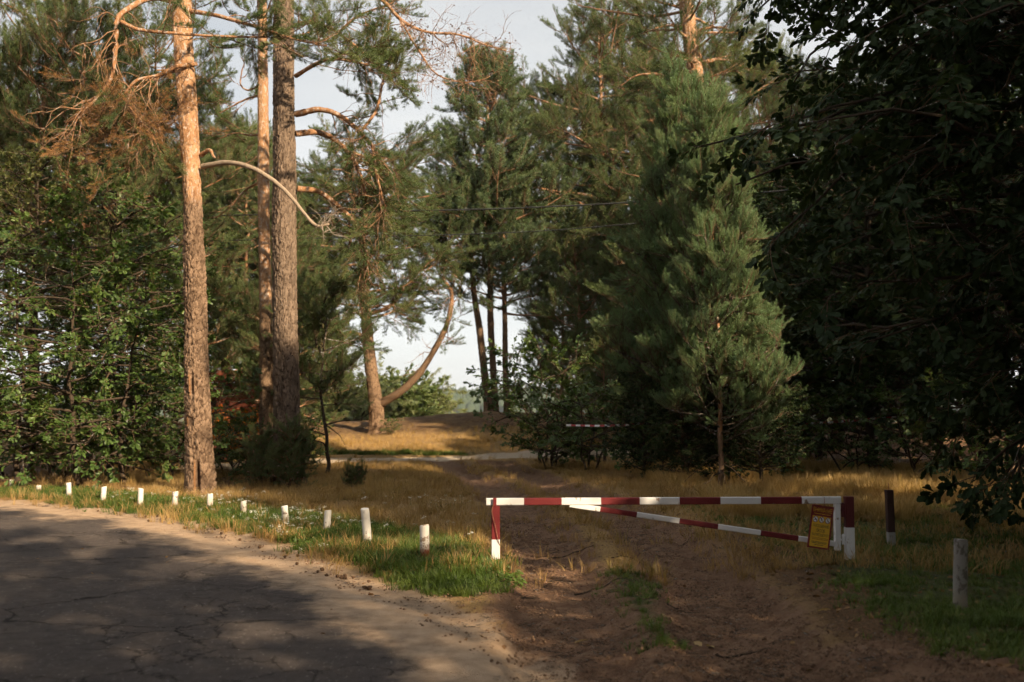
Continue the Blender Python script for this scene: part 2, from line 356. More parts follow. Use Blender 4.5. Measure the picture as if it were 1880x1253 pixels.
def weights(X, Y):
    n = fbm(X*1.3, Y*1.3, 5); n2 = fbm(X*4, Y*4, 9)
    dr = dist_poly(X, Y, ROAD); ins = inside(X, Y, ROADPOLY)
    sd = np.where(ins, dr, -dr)                     # >0 on the asphalt
    asp = sstep(-0.05, 0.06, sd + (n2-0.5)*0.12)
    sand = np.where(ins, 1 - sstep(0.1, 1.15, sd + (n-0.5)*0.9), 1 - sstep(0.25, 0.75, -sd + (n-0.5)*0.5))
    sand = np.clip(sand, 0, 1)*0.9
    dl, d_r = dist_poly(X, Y, RUT_L), dist_poly(X, Y, RUT_R)
    rut = np.maximum(1 - sstep(0.28, 0.62, dl + (n2-0.5)*0.25), 1 - sstep(0.28, 0.62, d_r + (n2-0.5)*0.25))
    apron = (1 - sstep(1.2, 2.6, np.hypot((X-1.3)*0.8, Y-5.5)))
    mid = (1 - sstep(0.45, 1.0, np.minimum(dl, d_r)))*0.62
    dirt = np.clip(np.maximum(np.maximum(rut, mid), apron*0.9), 0, 1)*(1 - asp)
    dv = dist_poly(X, Y, VERGE)
    green = (1 - sstep(0.35, 1.05, dv + (n-0.5)*0.9))*(~ins)
    tuftg = (1 - sstep(0.2, 0.6, dist_poly(X, Y, TUFT) + (n2-0.5)*0.5))*0.7
    right = sstep(0.8, 1.6, X - np.interp(Y, RUT_R[:, 1], RUT_R[:, 0]))*(1 - sstep(15, 19, Y))*0.62
    clear_g = (1 - sstep(0.2, 0.7, np.abs(Y - 34.2)))*sstep(-8, -6, X)*(1 - sstep(-2.5, 0, X))*0.8
    green = np.clip(np.maximum.reduce([green, tuftg, right, clear_g]), 0, 1)*(1 - rut)*(1 - asp)
    dcx = dist_poly(X, Y, CROSS)
    pale = (1 - sstep(0.75, 1.35, dcx + (n-0.5)*0.5))
    dry = np.where(ins, 0, 1.0)*(1 - 0.6*sstep(36, 39, Y)*(1-sstep(44, 47, Y)))
    under = np.clip(sstep(-4.6, -6.5, X + (Y-20)*0.10) * sstep(17.5, 19.5, Y) * (1-sstep(27,30,Y)) + sstep(3.2, 4.6, X)*sstep(17, 20, Y) + 0.9*sstep(0.3, 0.9, X - np.interp(Y, RUT_R[:, 1], RUT_R[:, 0]))*(1 - sstep(12.5, 14.5, Y)), 0, 1)
    dry = dry*(1 - 0.85*under)
    return asp, sand, dirt, green, np.clip(dry, 0, 1), pale, rut, sd

NY, NX = 500, 500
ys = 4.2*np.exp(np.linspace(0, math.log(62/4.2), NY)); us = np.linspace(-1, 1, NX)
GY = np.repeat(ys[:, None], NX, 1); GX = us[None, :]*(ys[:, None]*0.72 + 3.0)
asp, sand, dirt, green, dry, pale, rut, sd = weights(GX, GY)
off = 1 - asp
GZ = terrain(GX, GY) + off*((fbm(GX*2.2, GY*2.2, 21)-0.5)*0.09 + (fbm(GX*9, GY*9, 22)-0.5)*0.035)*(0.4+0.6*sstep(0.0, 0.4, -sd))
GZ += off*(sstep(0.3, 1.3, -sd)*0.05) - rut*0.12 - pale*0.04 + asp*0.012 + off*dirt*((fbm(GX*5, GY*5, 61)-0.5)*0.07 + (fbm(GX*14, GY*14, 62)-0.5)*0.03)
BANK = GX - np.interp(GY, RUT_R[:, 1], RUT_R[:, 0])
GZ += off*0.07*sstep(0.45, 1.1, BANK)*(1-sstep(1.5, 3.0, BANK))*(1-sstep(20, 26, GY))
HF = {'y': ys, 'u': us, 'z': GZ}
def gz(x, y):
    """height of the fine ground"""
    x = np.asarray(x, float); y = np.asarray(y, float)
    j = np.clip(np.log(np.maximum(y, 4.21)/4.2)/math.log(62/4.2)*(NY-1), 0, NY-1.001); i = np.clip((x/(np.maximum(y, 0.1)*0.72+3.0)+1)/2*(NX-1), 0, NX-1.001)
    j0, i0 = j.astype(int), i.astype(int); fj, fi = j-j0, i-i0
    z = (GZ[j0,i0]*(1-fi)+GZ[j0,i0+1]*fi)*(1-fj) + (GZ[j0+1,i0]*(1-fi)+GZ[j0+1,i0+1]*fi)*fj
    ok = (y > 4.25) & (y < 61.5) & (np.abs(x) < y*0.72+2.9)
    return np.where(ok, z, terrain(x, y) - 0.06)
vid = np.arange(NY*NX).reshape(NY, NX)
quads = np.stack([vid[:-1,:-1], vid[:-1,1:], vid[1:,1:], vid[1:,:-1]], -1).reshape(-1, 4)
fa = lambda A: ((A[:-1,:-1]+A[1:,1:])/2).ravel()
is_road = fa(asp) > 0.5
is_track = (~is_road) & ((fa(dirt) > 0.55) & (np.ravel(GY[:-1,:-1]) > 0))
is_cross = (~is_road) & (~is_track) & (fa(pale) > 0.5)
V = np.stack([GX, GY, GZ], -1).reshape(-1, 3)
wa = np.stack([asp, sand, dirt, np.ones_like(asp)], -1).reshape(-1, 4)
wb = np.stack([green, dry, pale, np.ones_like(asp)], -1).reshape(-1, 4)
def piece(name, sel):
    q = quads[sel]; used, inv = np.unique(q, return_inverse=True)
    me = mesh_np(name, V[used], [inv.reshape(-1, 4)], [M['ground']], True, None, {'wa': ('FLOAT_COLOR', wa[used]), 'wb': ('FLOAT_COLOR', wb[used])})
    return tag(obj(name, me), kind='structure')
tag(piece('road', is_road), 'grey cracked asphalt road curving away to the left')
tag(piece('dirt_track', is_track), 'rutted reddish dirt track running under the barrier into the clearing')
tag(piece('sand_path', is_cross), 'pale sandy path crossing the sunlit clearing')
piece('ground', ~(is_road | is_track | is_cross))
# wide ground sheet around and beyond, down into the valley and out to the horizon
def wide_ground():
    gx = np.concatenate([np.linspace(-3000, -120, 25), np.linspace(-110, 110, 111), np.linspace(120, 3000, 25)])
    gy = np.concatenate([np.linspace(-400, -60, 10), np.linspace(-50, 110, 81), np.geomspace(120, 5000, 40)])
    X, Y = np.meshgrid(gx, gy)
    Z = terrain(X, Y) - 0.10
    inner = (Y > 4.3) & (Y < 61) & (np.abs(X) < Y*0.72+2.6); Z = np.where(inner, Z - 0.5, Z)
    A, S, D, G, Dr, P, R, _ = weights(X, Y)
    far = sstep(48, 60, Y)
    G = np.maximum(G, far*0.62); Dr = Dr*(1-0.3*far)
    wA = np.stack([A, S, D, np.ones_like(A)], -1).reshape(-1, 4); wB = np.stack([G, Dr, P*(Y < 60), np.ones_like(A)], -1).reshape(-1, 4)
    v = np.arange(X.size).reshape(X.shape); q = np.stack([v[:-1,:-1], v[:-1,1:], v[1:,1:], v[1:,:-1]], -1).reshape(-1, 4)
    me = mesh_np('terrain', np.stack([X, Y, Z], -1).reshape(-1, 3), [q], [M['ground']], True, None, {'wa': ('FLOAT_COLOR', wA), 'wb': ('FLOAT_COLOR', wB)})
    tag(obj('terrain', me), kind='structure')
wide_ground()

# ------------------------------------------------------------------ geometry for plants
def frames(P):
    T = np.gradient(P, axis=0); T /= np.linalg.norm(T, axis=1, keepdims=True) + 1e-9
    ref = np.array([0.0, 1.0, 0.0]) if abs(T[:, 2]).mean() > 0.7 else np.array([0.0, 0.0, 1.0])
    A = np.cross(T, ref); A /= np.linalg.norm(A, axis=1, keepdims=True) + 1e-9
    B = np.cross(T, A); return T, A, B

class Tubes:
    def __init__(s): s.V, s.Q, s.n, s.H = [], [], 0, []
    def add(s, P, R, seg=6, hgt=1.0, cap=True):
        P = np.asarray(P, float); R = np.asarray(R, float); n = len(P)
        T, A, B = frames(P)
        th = np.linspace(0, 2*np.pi, seg, endpoint=False)
        ring = P[:, None, :] + R[:, None, None]*(A[:, None, :]*np.cos(th)[None, :, None] + B[:, None, :]*np.sin(th)[None, :, None])
        s.V.append(ring.reshape(-1, 3))
        i = np.arange(n*seg).reshape(n, seg) + s.n; j = np.roll(i, -1, 1)
        s.Q.append(np.stack([i[:-1], j[:-1], j[1:], i[1:]], -1).reshape(-1, 4)); s.n += n*seg
        s.H.append(np.full(n*seg, hgt) if np.isscalar(hgt) else np.repeat(hgt, seg))
        if cap:
            s.V.append(P[-1:] + T[-1:]*R[-1]*0.6); s.H.append(np.array([s.H[-1][-1]]))
            e = i[-1]; s.Q.append(np.stack([e, np.roll(e, -1), np.full(seg, s.n), np.full(seg, s.n)], -1)); s.n += 1
    def mesh(s, name, m):
        V_ = np.concatenate(s.V); Q_ = np.concatenate(s.Q)
        tri = Q_[:, 2] == Q_[:, 3]
        return mesh_np(name, V_, [Q_[~tri], Q_[tri][:, :3]], [m], True, None, {'plate': ('FLOAT', np.ones(len(V_))), 'hgt': ('FLOAT', np.concatenate(s.H)), 'wound': ('FLOAT', np.zeros(len(V_)))})

def cells(u, v, per, seed):
    """jittered-grid F1, F2 and cell id; u wraps every `per` cells"""
    ui, vi = np.floor(u).astype(int), np.floor(v).astype(int)
    f1 = np.full(u.shape, 9.0); f2 = np.full(u.shape, 9.0); cid = np.zeros(u.shape)
    r = np.random.default_rng(seed); T = r.random((256, 256, 3))
    for a in (-1, 0, 1):
        for b_ in (-1, 0, 1):
            cu, cv = ui + a, vi + b_
            t = T[np.mod(cu, per) % 256, np.mod(cv, 256)]
            d = np.hypot(cu + t[..., 0] - u, cv + t[..., 1] - v)
            new = d < f1; f2 = np.where(new, f1, np.minimum(f2, d)); cid = np.where(new, t[..., 2], cid); f1 = np.where(new, d, f1)
    return f1, f2, cid

def hero_trunk(name, P, R, mat_, parent, hgt_of_z, seg=72, step=0.035, depth=0.028, wounds=(), seed=1, cw=0.075, ch=0.12):
    """trunk with real bark plates: P world points, R radii"""
    P = np.asarray(P, float); L = np.concatenate([[0], np.cumsum(np.linalg.norm(np.diff(P, axis=0), axis=1))])
    n = int(L[-1]/step); t = np.linspace(0, L[-1], n)
    dense = cr(np.column_stack([P, R]), 400); Ld = np.concatenate([[0], np.cumsum(np.linalg.norm(np.diff(dense[:, :3], axis=0), axis=1))])
    C = np.stack([np.interp(t, np.linspace(0, L[-1], 400) if Ld[-1] == 0 else Ld*L[-1]/Ld[-1], dense[:, k]) for k in range(4)], 1)
    c, r = C[:, :3], C[:, 3]
    th = np.linspace(0, 2*np.pi, seg, endpoint=False)
    TH, TT = np.meshgrid(th, t); RR = np.repeat(r[:, None], seg, 1)
    per = max(6, int(round(2*math.pi*np.mean(r[:n//3])/cw)))
    wa_ = TH/(2*np.pi); warp = ((fbm(np.cos(TH)*2.2+5, TT*3.0+np.sin(TH)*2.2, seed) - 0.5)*1.6 + (fbm(np.cos(TH)*7+9, TT*9+np.sin(TH)*7, seed+1) - 0.5)*0.9)
    f1, f2, cid = cells(TH/(2*np.pi)*per + warp, TT/ch + warp*0.6, per, seed)
    g1, g2, gid = cells(TH/(2*np.pi)*per*2 + warp*1.7, TT/(ch*0.45) - warp, per*2, seed+3)
    plate = np.clip(np.minimum((f2 - f1)*1.35, 0.10 + (g2 - g1)*0.8), 0, 1); cid = 0.55*cid + 0.45*gid
    hz = hgt_of_z(TT)
    dd = depth*(1 - 0.72*hz)
    prof = np.minimum(plate/0.22, 1)
    disp = dd*(prof - 1) + dd*0.8*(cid - 0.5)*prof + (fbm(TH*2, TT*0.7, seed+5)-0.5)*0.05*RR/0.2
    wound = np.zeros_like(TH)
    for (wz, wth, wh, ww, wd) in wounds:
        dth = (TH - wth + np.pi) % (2*np.pi) - np.pi
        g = np.exp(-((TT-wz)/wh)**4 - (dth/ww)**4)
        rim = np.exp(-((TT-wz)/(wh*1.25))**4 - (dth/(ww*1.7))**4) - g
        disp = disp*(1-g) - wd*g + 0.03*np.clip(rim, 0, 1); wound = np.maximum(wound, np.clip(rim, 0, 1)*1.0*(dth < 0)); plate = np.where(g > 0.5, 0.06 + 0.1*fbm(TH*9, TT*3, 4), plate)
    flare = 0.30*np.exp(-TT/0.35)*(1 + 0.5*np.sin(TH*5 + seed))
    rad = RR*(1 + flare) + disp
    Vt = np.stack([c[:, None, 0] + rad*np.cos(TH), c[:, None, 1] + rad*np.sin(TH), np.repeat(c[:, 2][:, None], seg, 1)], -1)
    i = np.arange(n*seg).reshape(n, seg); j = np.roll(i, -1, 1)
    q = np.stack([i[:-1], j[:-1], j[1:], i[1:]], -1).reshape(-1, 4)
    me = mesh_np(name, Vt.reshape(-1, 3), [q], [mat_], True, None, {'tone': ('FLOAT', cid.ravel()), 'plate': ('FLOAT', plate.ravel()), 'hgt': ('FLOAT', hz.ravel()), 'wound': ('FLOAT', wound.ravel())})
    return obj(name, me, parent)

# --- sprays: small twigs with needles or leaves, placed many times inside a crown
def unit(v): return v/(np.linalg.norm(v) + 1e-9)

def needle_spray(seed, mat_, length=0.75, shoots=15, per=46, nlen=0.075, width=0.0046, spread=0.55, up=0.25, bare=False, slen=(0.14, 0.26), tip=0.3):
    r = np.random.default_rng(seed); tb = Tubes(); nv, nf = [], []; k = 0
    t = np.linspace(0, 1, 7); main = np.stack([t*length, (r.random()-0.5)*0.15*t**2, 0.18*length*t**2], 1) + np.cumsum(r.normal(0, 0.008, (7, 3)), 0)
    tb.add(main, np.linspace(0.009, 0.003, 7), 4)
    ends = []
    for i in range(shoots):
        u = 0.15 + 0.85*(i+0.5)/shoots; p = np.array([np.interp(u, t, main[:, a]) for a in range(3)])
        side = (1 if i % 2 else -1)
        d = unit(np.array([1.0, side*spread*(1.9-1.1*u)*r.uniform(0.6, 1.2), up + r.uniform(-0.15, 0.35)]))
        L = r.uniform(*slen)*(1.15 - 0.35*u)
        q = p + d*L; mid = p + d*L*0.5 + np.array([0, 0, -0.01]); tb.add(np.array([p, mid, q]), np.array([0.0038, 0.003, 0.002]), 3)
        ends.append((p + d*L*0.15, unit(d + np.array([0, 0, 0.25])), L*0.95))
    ends.append((main[-2], unit(main[-1]-main[-2] + np.array([0, 0, 0.1])), 0.24))
    if not bare:
        for p, d, L in ends:
            m = int(per*r.uniform(0.75, 1.2)); u = r.random(m)**0.8
            a = unit(np.cross(d, [0.3, 0.2, 1.0])); b_ = np.cross(d, a); ph = r.random(m)*2*np.pi
            rad = a[None]*np.cos(ph)[:, None] + b_[None]*np.sin(ph)[:, None]
            nd = d[None]*r.uniform(0.45, 1.0, m)[:, None] + rad*r.uniform(0.55, 0.95, m)[:, None] + np.array([0, 0, 0.12])
            nd /= np.linalg.norm(nd, axis=1, keepdims=True)
            base = p[None] + d[None]*(L*(tip + (1-tip)*u))[:, None]; ln = nlen*r.uniform(0.7, 1.2, m)[:, None]
            pr = np.cross(nd, r.normal(size=(m, 3))); pr /= np.linalg.norm(pr, axis=1, keepdims=True)
            nv.append(np.stack([base - pr*width*0.5, base + pr*width*0.5, base + nd*ln*0.75 + pr*width*0.5, base + nd*ln], 1).reshape(-1, 3))
            idx = np.arange(m*4).reshape(m, 4) + k; nf.append(idx[:, [0, 1, 2, 3]]); k += m*4
    tv = np.concatenate(tb.V); tq = np.concatenate(tb.Q); tri = tq[:, 2] == tq[:, 3]
    Vs = np.concatenate([tv] + nv); nq = [f + len(tv) for f in nf]
    quads_ = np.concatenate([tq[~tri]] + nq); mi = np.concatenate([np.zeros((~tri).sum()), np.ones(len(quads_) - (~tri).sum()), np.zeros(tri.sum())])
    return mesh_np('needle_spray', Vs, [quads_, tq[tri][:, :3]], [M['twig'], mat_], False, mi)

OAK = [(0,0.0),(0.10,0.05),(0.22,0.17),(0.31,0.12),(0.44,0.25),(0.54,0.17),(0.68,0.30),(0.79,0.20),(0.91,0.17),(1.0,0.02)]
OVAL = [(0,0.0),(0.12,0.12),(0.3,0.24),(0.5,0.28),(0.7,0.22),(0.88,0.10),(1.0,0.0)]
NARROW = [(0,0.0),(0.2,0.07),(0.5,0.10),(0.8,0.06),(1.0,0.0)]
def leaf_arrays(prof, size=1.0, fold=0.25, curl=0.12):
    V_, Q_ = [], []
    for x, w_ in prof:
        z = -curl*x*x
        V_ += [(x, 0, z), (x, w_, z + fold*w_), (x, -w_, z + fold*w_)]
    V_ = np.array(V_)*size
    for i in range(len(prof)-1):
        a = i*3; Q_ += [(a, a+3, a+4, a+1), (a, a+2, a+5, a+3)]
    return V_, np.array(Q_)
def rotmat(d, up):
    x = unit(d); y = unit(np.cross(up, x)); z = np.cross(x, y); return np.stack([x, y, z], 1)

def leaf_spray(seed, mat_, prof=OAK, length=0.55, n=22, lsize=0.10, flat=0.35, droop=0.25):
    r = np.random.default_rng(seed); tb = Tubes()
    t = np.linspace(0, 1, 6); main = np.stack([t*length, (r.random()-0.5)*0.2*t**2, -0.10*length*t**2], 1)
    tb.add(main, np.linspace(0.007, 0.0025, 6), 4)
    LV, LQ, k = [], [], 0; info = []
    for i in range(n):
        u = r.uniform(0.2, 1.0) if i < n*0.6 else r.uniform(0.85, 1.0)
        p = np.array([np.interp(u, t, main[:, a]) for a in range(3)])
        ang = r.uniform(0.3, 1.25)*(1 if i % 2 else -1)*(1.0 if u < 0.85 else r.uniform(0.2, 1.3))
        d = np.array([math.cos(ang), math.sin(ang), r.normal(-droop, 0.3)]); upv = unit(np.array([r.normal(0, flat), r.normal(0, flat), 1.0]))
        R_ = rotmat(d, upv); s = lsize*r.uniform(0.65, 1.25)
        off_ = p + unit(d)*0.02 + r.normal(0, 0.012, 3)
        lv, lq = leaf_arrays(prof, s, r.uniform(0.05, 0.4), r.uniform(0.0, 0.3))
        LV.append(lv @ R_.T + off_); LQ.append(lq + k); k += len(lv); info.append((off_, R_, s))
    tv = np.concatenate(tb.V); tq = np.concatenate(tb.Q); tri = tq[:, 2] == tq[:, 3]
    lq = np.concatenate(LQ) + len(tv)
    mi = np.concatenate([np.zeros((~tri).sum()), np.ones(len(lq)), np.zeros(tri.sum())])
    me = mesh_np('leaf_spray', np.concatenate([tv] + LV), [np.concatenate([tq[~tri], lq]), tq[tri][:, :3]], [M['twig'], mat_], False, mi)
    return me, info

def tuft_mesh(seed, mat_, n=14, h=0.16, spread=0.5, width=0.005, base=0.04):
    r = np.random.default_rng(seed); V_, Q_ = [], []
    for i in range(n):
        a = r.random()*2*np.pi; rad = base*math.sqrt(r.random()); p = np.array([rad*math.cos(a), rad*math.sin(a), -0.015])
        lean = r.uniform(0.1, spread); hh = h*r.uniform(0.5, 1.15); b_ = a + r.normal(0, 0.6)
        dx = np.array([math.cos(b_), math.sin(b_), 0]); side = np.array([-math.sin(b_), math.cos(b_), 0])*width*r.uniform(0.7, 1.3)
        pts = [p + dx*lean*hh*(u**1.8) + np.array([0, 0, hh*u*(1 - 0.25*lean*u)]) for u in (0, 0.4, 0.75, 1.0)]
        k = len(V_)
        for j, q in enumerate(pts):
            w_ = (1, 0.85, 0.55, 0.08)[j]; V_ += [q - side*w_, q + side*w_]
        for j in range(3): Q_.append((k+2*j, k+2*j+1, k+2*j+3, k+2*j+2))
    return mesh_np('grass_tuft', np.array(V_), [np.array(Q_)], [mat_], False)

# --- node group that sets one of several meshes on each point
GROUPS = {}
def scatter_group(key, meshes):
    if key in GROUPS: return GROUPS[key]
    g = bpy.data.node_groups.new('scatter_' + key, 'GeometryNodeTree')
    g.interface.new_socket('Geometry', in_out='INPUT', socket_type='NodeSocketGeometry')
    g.interface.new_socket('Geometry', in_out='OUTPUT', socket_type='NodeSocketGeometry')
    n, l = g.nodes, g.links
    gi, go = n.new('NodeGroupInput'), n.new('NodeGroupOutput')
    iop = n.new('GeometryNodeInstanceOnPoints'); iop.inputs['Pick Instance'].default_value = True
    join = n.new('GeometryNodeJoinGeometry')
    for k, me in reversed(list(enumerate(meshes))):
        o = bpy.data.objects.new(key + '_source', me)          # not linked to the scene: only a mesh holder
        oi = n.new('GeometryNodeObjectInfo'); oi.inputs['Object'].default_value = o
        gt = n.new('GeometryNodeGeometryToInstance'); l.new(oi.outputs['Geometry'], gt.inputs[0]); l.new(gt.outputs[0], join.inputs[0])
    def na(name, typ):
        a = n.new('GeometryNodeInputNamedAttribute'); a.data_type = typ; a.inputs['Name'].default_value = name; return a.outputs['Attribute']
    e2r = n.new('FunctionNodeEulerToRotation'); l.new(na('rot', 'FLOAT_VECTOR'), e2r.inputs[0])
    l.new(gi.outputs[0], iop.inputs['Points']); l.new(join.outputs[0], iop.inputs['Instance']); l.new(na('idx', 'INT'), iop.inputs['Instance Index'])
    l.new(e2r.outputs[0], iop.inputs['Rotation']); l.new(na('scl', 'FLOAT'), iop.inputs['Scale']); l.new(iop.outputs[0], go.inputs[0])
    GROUPS[key] = (g, len(meshes)); return GROUPS[key]

def scatter(name, key, pos, rot, scl, idx=None, parent=None, seed=0):
    g, n = GROUPS[key]
    pos = np.asarray(pos, float)
    if idx is None: idx = np.random.default_rng(seed).integers(0, n, len(pos))
    me = mesh_np(name, pos, [], [], False, None, {'rot': ('FLOAT_VECTOR', rot), 'scl': ('FLOAT', scl), 'idx': ('INT', idx)})
    o = obj(name, me, parent); md = o.modifiers.new('scatter', 'NODES'); md.node_group = g
    return o

def eulers(D, roll_up=None, rolls=None):
    """Euler XYZ of frames whose X axis is D and whose Z axis is near up"""
    D = np.asarray(D, float); D = D/(np.linalg.norm(D, axis=1, keepdims=True)+1e-9)
    up = np.tile([0.0, 0.0, 1.0], (len(D), 1)) if roll_up is None else roll_up
    Yv = np.cross(up, D); bad = np.linalg.norm(Yv, axis=1) < 1e-3; Yv[bad] = [0, 1, 0]
    Yv /= np.linalg.norm(Yv, axis=1, keepdims=True); Z = np.cross(D, Yv)
    if rolls is not None:
        c, s = np.cos(rolls)[:, None], np.sin(rolls)[:, None]; Yv, Z = Yv*c + Z*s, -Yv*s + Z*c
    b_ = np.arcsin(np.clip(-D[:, 2], -1, 1)); a = np.arctan2(Yv[:, 2], Z[:, 2]); c_ = np.arctan2(D[:, 1], D[:, 0])
    return np.stack([a, b_, c_], 1)

PS = [needle_spray(100+i, M['needle']) for i in range(5)]
scatter_group('pine', PS)
scatter_group('pine_far', [needle_spray(120+i, M['needle_far'], 0.8, 14, 34, 0.10, 0.0085) for i in range(4)])
scatter_group('pine_fresh', [needle_spray(140+i, M['needle_fresh'], 0.55, 8, 120, 0.055, 0.0040, 0.40, 0.55, False, (0.24, 0.36), 0.0) for i in range(5)])
scatter_group('pine_dead', [needle_spray(160+i, M['needle_dead'], 0.7, 12, 26, 0.07, 0.004) for i in range(3)])
scatter_group('twigs', [needle_spray(180+i, M['needle'], 0.8, 16, 1, 0.07, 0.004, 0.8, 0.1, True) for i in range(4)])
OAKS = [leaf_spray(200+i, M['oak_leaf']) for i in range(6)]
scatter_group('oak', [a for a, _ in OAKS])
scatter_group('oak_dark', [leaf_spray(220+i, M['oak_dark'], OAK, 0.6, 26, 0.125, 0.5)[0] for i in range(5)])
scatter_group('pale', [leaf_spray(240+i, M['pale_leaf'], OVAL, 0.5, 30, 0.065, 0.6)[0] for i in range(3)])
scatter_group('autumn', [leaf_spray(250+i, M['autumn_leaf'], OVAL, 0.4, 18, 0.09, 0.6)[0] for i in range(2)])
scatter_group('willow', [leaf_spray(260+i, M['willow'], NARROW, 0.8, 46, 0.16, 0.9, 0.5)[0] for i in range(3)])
M['mid_leaf'] = foliage_mat('mid_green_leaves', (0.10,0.145,0.05), (0.14,0.18,0.065), (0.17,0.20,0.075), 0.3, 0.2, 0.6)
scatter_group('far_oak', [leaf_spray(270+i, M['mid_leaf'], OVAL, 0.8, 34, 0.17, 0.7)[0] for i in range(3)])

# --- tree growth
class Tree:
    def __init__(s, seed): s.r = np.random.default_rng(seed); s.tb = Tubes(); s.sp, s.sd, s.ss = [], [], []
    def spray(s, p, d, sc): s.sp.append(p); s.sd.append(d); s.ss.append(sc)
    def path(s, p, d, L, n=6, wob=0.25, lift=0.0):
        P = [np.array(p, float)]; d = unit(np.array(d, float))
        for i in range(n):
            d = unit(d + s.r.normal(0, wob/n**0.5, 3) + np.array([0, 0, lift/n])); P.append(P[-1] + d*L/n)
        return np.array(P)
    def clothe(s, P, r0, sec_len=1.0, sec_from=0.3, dens=1.0, sc=1.0, vert=0.15, lift=0.25, tube=True, droop=0.0, gap=0.42):
        """side branches with sprays along a limb"""
        L = np.linalg.norm(np.diff(P, axis=0), axis=1).sum(); n = max(2, int(L*(1-sec_from)/gap*dens)); m = len(P)
        for k in range(n + 1):
            u = sec_from + (1-sec_from)*(k + s.r.random()*0.6)/(n+0.6); u = min(u, 1.0)
            x = u*(m-1); i = min(int(x), m-2); p = P[i] + (P[i+1]-P[i])*(x-i); t = unit(P[i+1]-P[i])
            side = unit(np.cross(t, [0, 0, 1.0]))*(1 if k % 2 else -1)
            d = unit(t*s.r.uniform(0.3, 0.9) + side*s.r.uniform(0.5, 1.1) + np.array([0, 0, s.r.normal(vert, 0.3) - droop]))
            l = sec_len*(1.15 - 0.6*u)*s.r.uniform(0.6, 1.2)
            Q = s.path(p, d, l, 4, 0.35, lift - droop)
            if tube: s.tb.add(Q, np.linspace(max(r0*0.32*(1.2-u), 0.008), 0.004, 5), 4, 0.9)
            ns = max(1, int(l/0.33))
            for j in range(ns):
                v = (j + 0.8)/(ns+0.3)*4; a = min(int(v), 3); q = Q[a] + (Q[a+1]-Q[a])*(v-a); td = unit(Q[a+1]-Q[a])
                sd_ = td*0.8 + s.r.normal(0, 0.45, 3) + np.array([0, 0, 0.25 - droop]); s.spray(q, sd_, sc*s.r.uniform(0.7, 1.15))
            s.spray(Q[-1] - unit(Q[-1]-Q[-2])*0.3, unit(Q[-1]-Q[-2]) + np.array([0, 0, 0.15-droop]), sc*s.r.uniform(0.8, 1.15))
        s.spray(P[-1] - unit(P[-1]-P[-2])*0.25, P[-1]-P[-2], sc)
    def limb(s, p, d, L, r0, n=7, wob=0.25, lift=0.15, hgt=0.9, **kw):
        P = s.path(p, d, L, n, wob, lift); s.tb.add(P, np.linspace(r0, 0.012, len(P)), 6, hgt); s.clothe(P, r0, **kw); return P
    def crown(s, name, key, parent, scale=1.0):
        if not s.sp: return None
        D = np.array(s.sd); ro = s.r.normal(0, 0.5, len(D))
        o = scatter(name, key, np.array(s.sp), eulers(D, None, ro), np.array(s.ss)*scale, None, parent, int(s.r.integers(1e6)))
        return tag(o, kind='stuff')

def pine(seed, H, base, rad, n_limb, key='pine', shape='dome', r0=0.16, lean=(0, 0), sc=1.1, sec=1.0, dens=1.0, bark='bark_pine', dead=6, orange_from=0.3, lift=0.25, name='pine_tree', sfrom=0.42, sfac=0.42, bbark=None):
    """a pine standing at the origin: root > trunk, branches, crown"""
    T = Tree(seed); r = T.r; root = empty(name, (0, 0, 0))
    zs = np.linspace(-0.1, H, 14); wx = np.cumsum(r.normal(0, 0.05, 14)) + lean[0]*(np.clip(zs,0,H)/H)**1.3; wy = np.cumsum(r.normal(0, 0.05, 14)) + lean[1]*(np.clip(zs,0,H)/H)**1.3
    wx -= wx[0]; wy -= wy[0]
    P = np.stack([wx, wy, zs], 1); R = r0*(1 - 0.86*(np.clip(zs, 0, H)/H)**1.1)
    tt = Tubes(); Pd = cr(np.column_stack([P, R]), 40); tt.add(Pd[:, :3], Pd[:, 3], 12, np.clip((Pd[:, 2]/H - orange_from)/0.25 + 0.35, 0, 1))
    obj('trunk', tt.mesh('trunk', M[bark]), root)
    for k in range(n_limb):
        u = (k + r.random()*0.8)/n_limb; z = base + (H - base)*u**0.9
        if shape == 'dome': prof = math.sin(math.pi*min(1, 0.12 + 0.80*u))**0.7*(1.05 if u < 0.8 else 0.8)
        elif shape == 'cone': prof = (1 - u)**0.75*0.97 + 0.05
        else: prof = 0.75 + 0.35*math.sin(u*3.0)
        L = max(0.35, rad*prof*r.uniform(0.65, 1.15)); a = k*2.4 + r.normal(0, 0.4)
        p = np.array([np.interp(z, zs, wx), np.interp(z, zs, wy), z])
        el = r.uniform(-0.1, 0.35) + 0.5*max(0, u-0.7)/0.3
        T.limb(p, (math.cos(a), math.sin(a), el), L, min(0.075, r0*0.35)*(1.1-0.6*u), lift=lift, sec_len=min(sec, L*sfac), sec_from=sfrom, dens=dens, sc=sc, gap=0.30)
    T.spray(P[-1] - np.array([0, 0, 0.3]), np.array([0.05, 0, 1.0]), sc)
    for k in range(dead):
        z = base*r.uniform(0.35, 1.0); a = r.random()*6.28; p = np.array([np.interp(z, zs, wx), np.interp(z, zs, wy), z])
        Q = T.path(p, (math.cos(a), math.sin(a), r.uniform(-0.2, 0.2)), r.uniform(0.5, 1.6), 5, 0.5, -0.2); T.tb.add(Q, np.linspace(0.02, 0.004, 6), 4, 0.3)
    tag(obj('branches', T.tb.mesh('branches', M[bbark or bark]), root), kind='stuff')
    T.crown('crown', key, root); return root

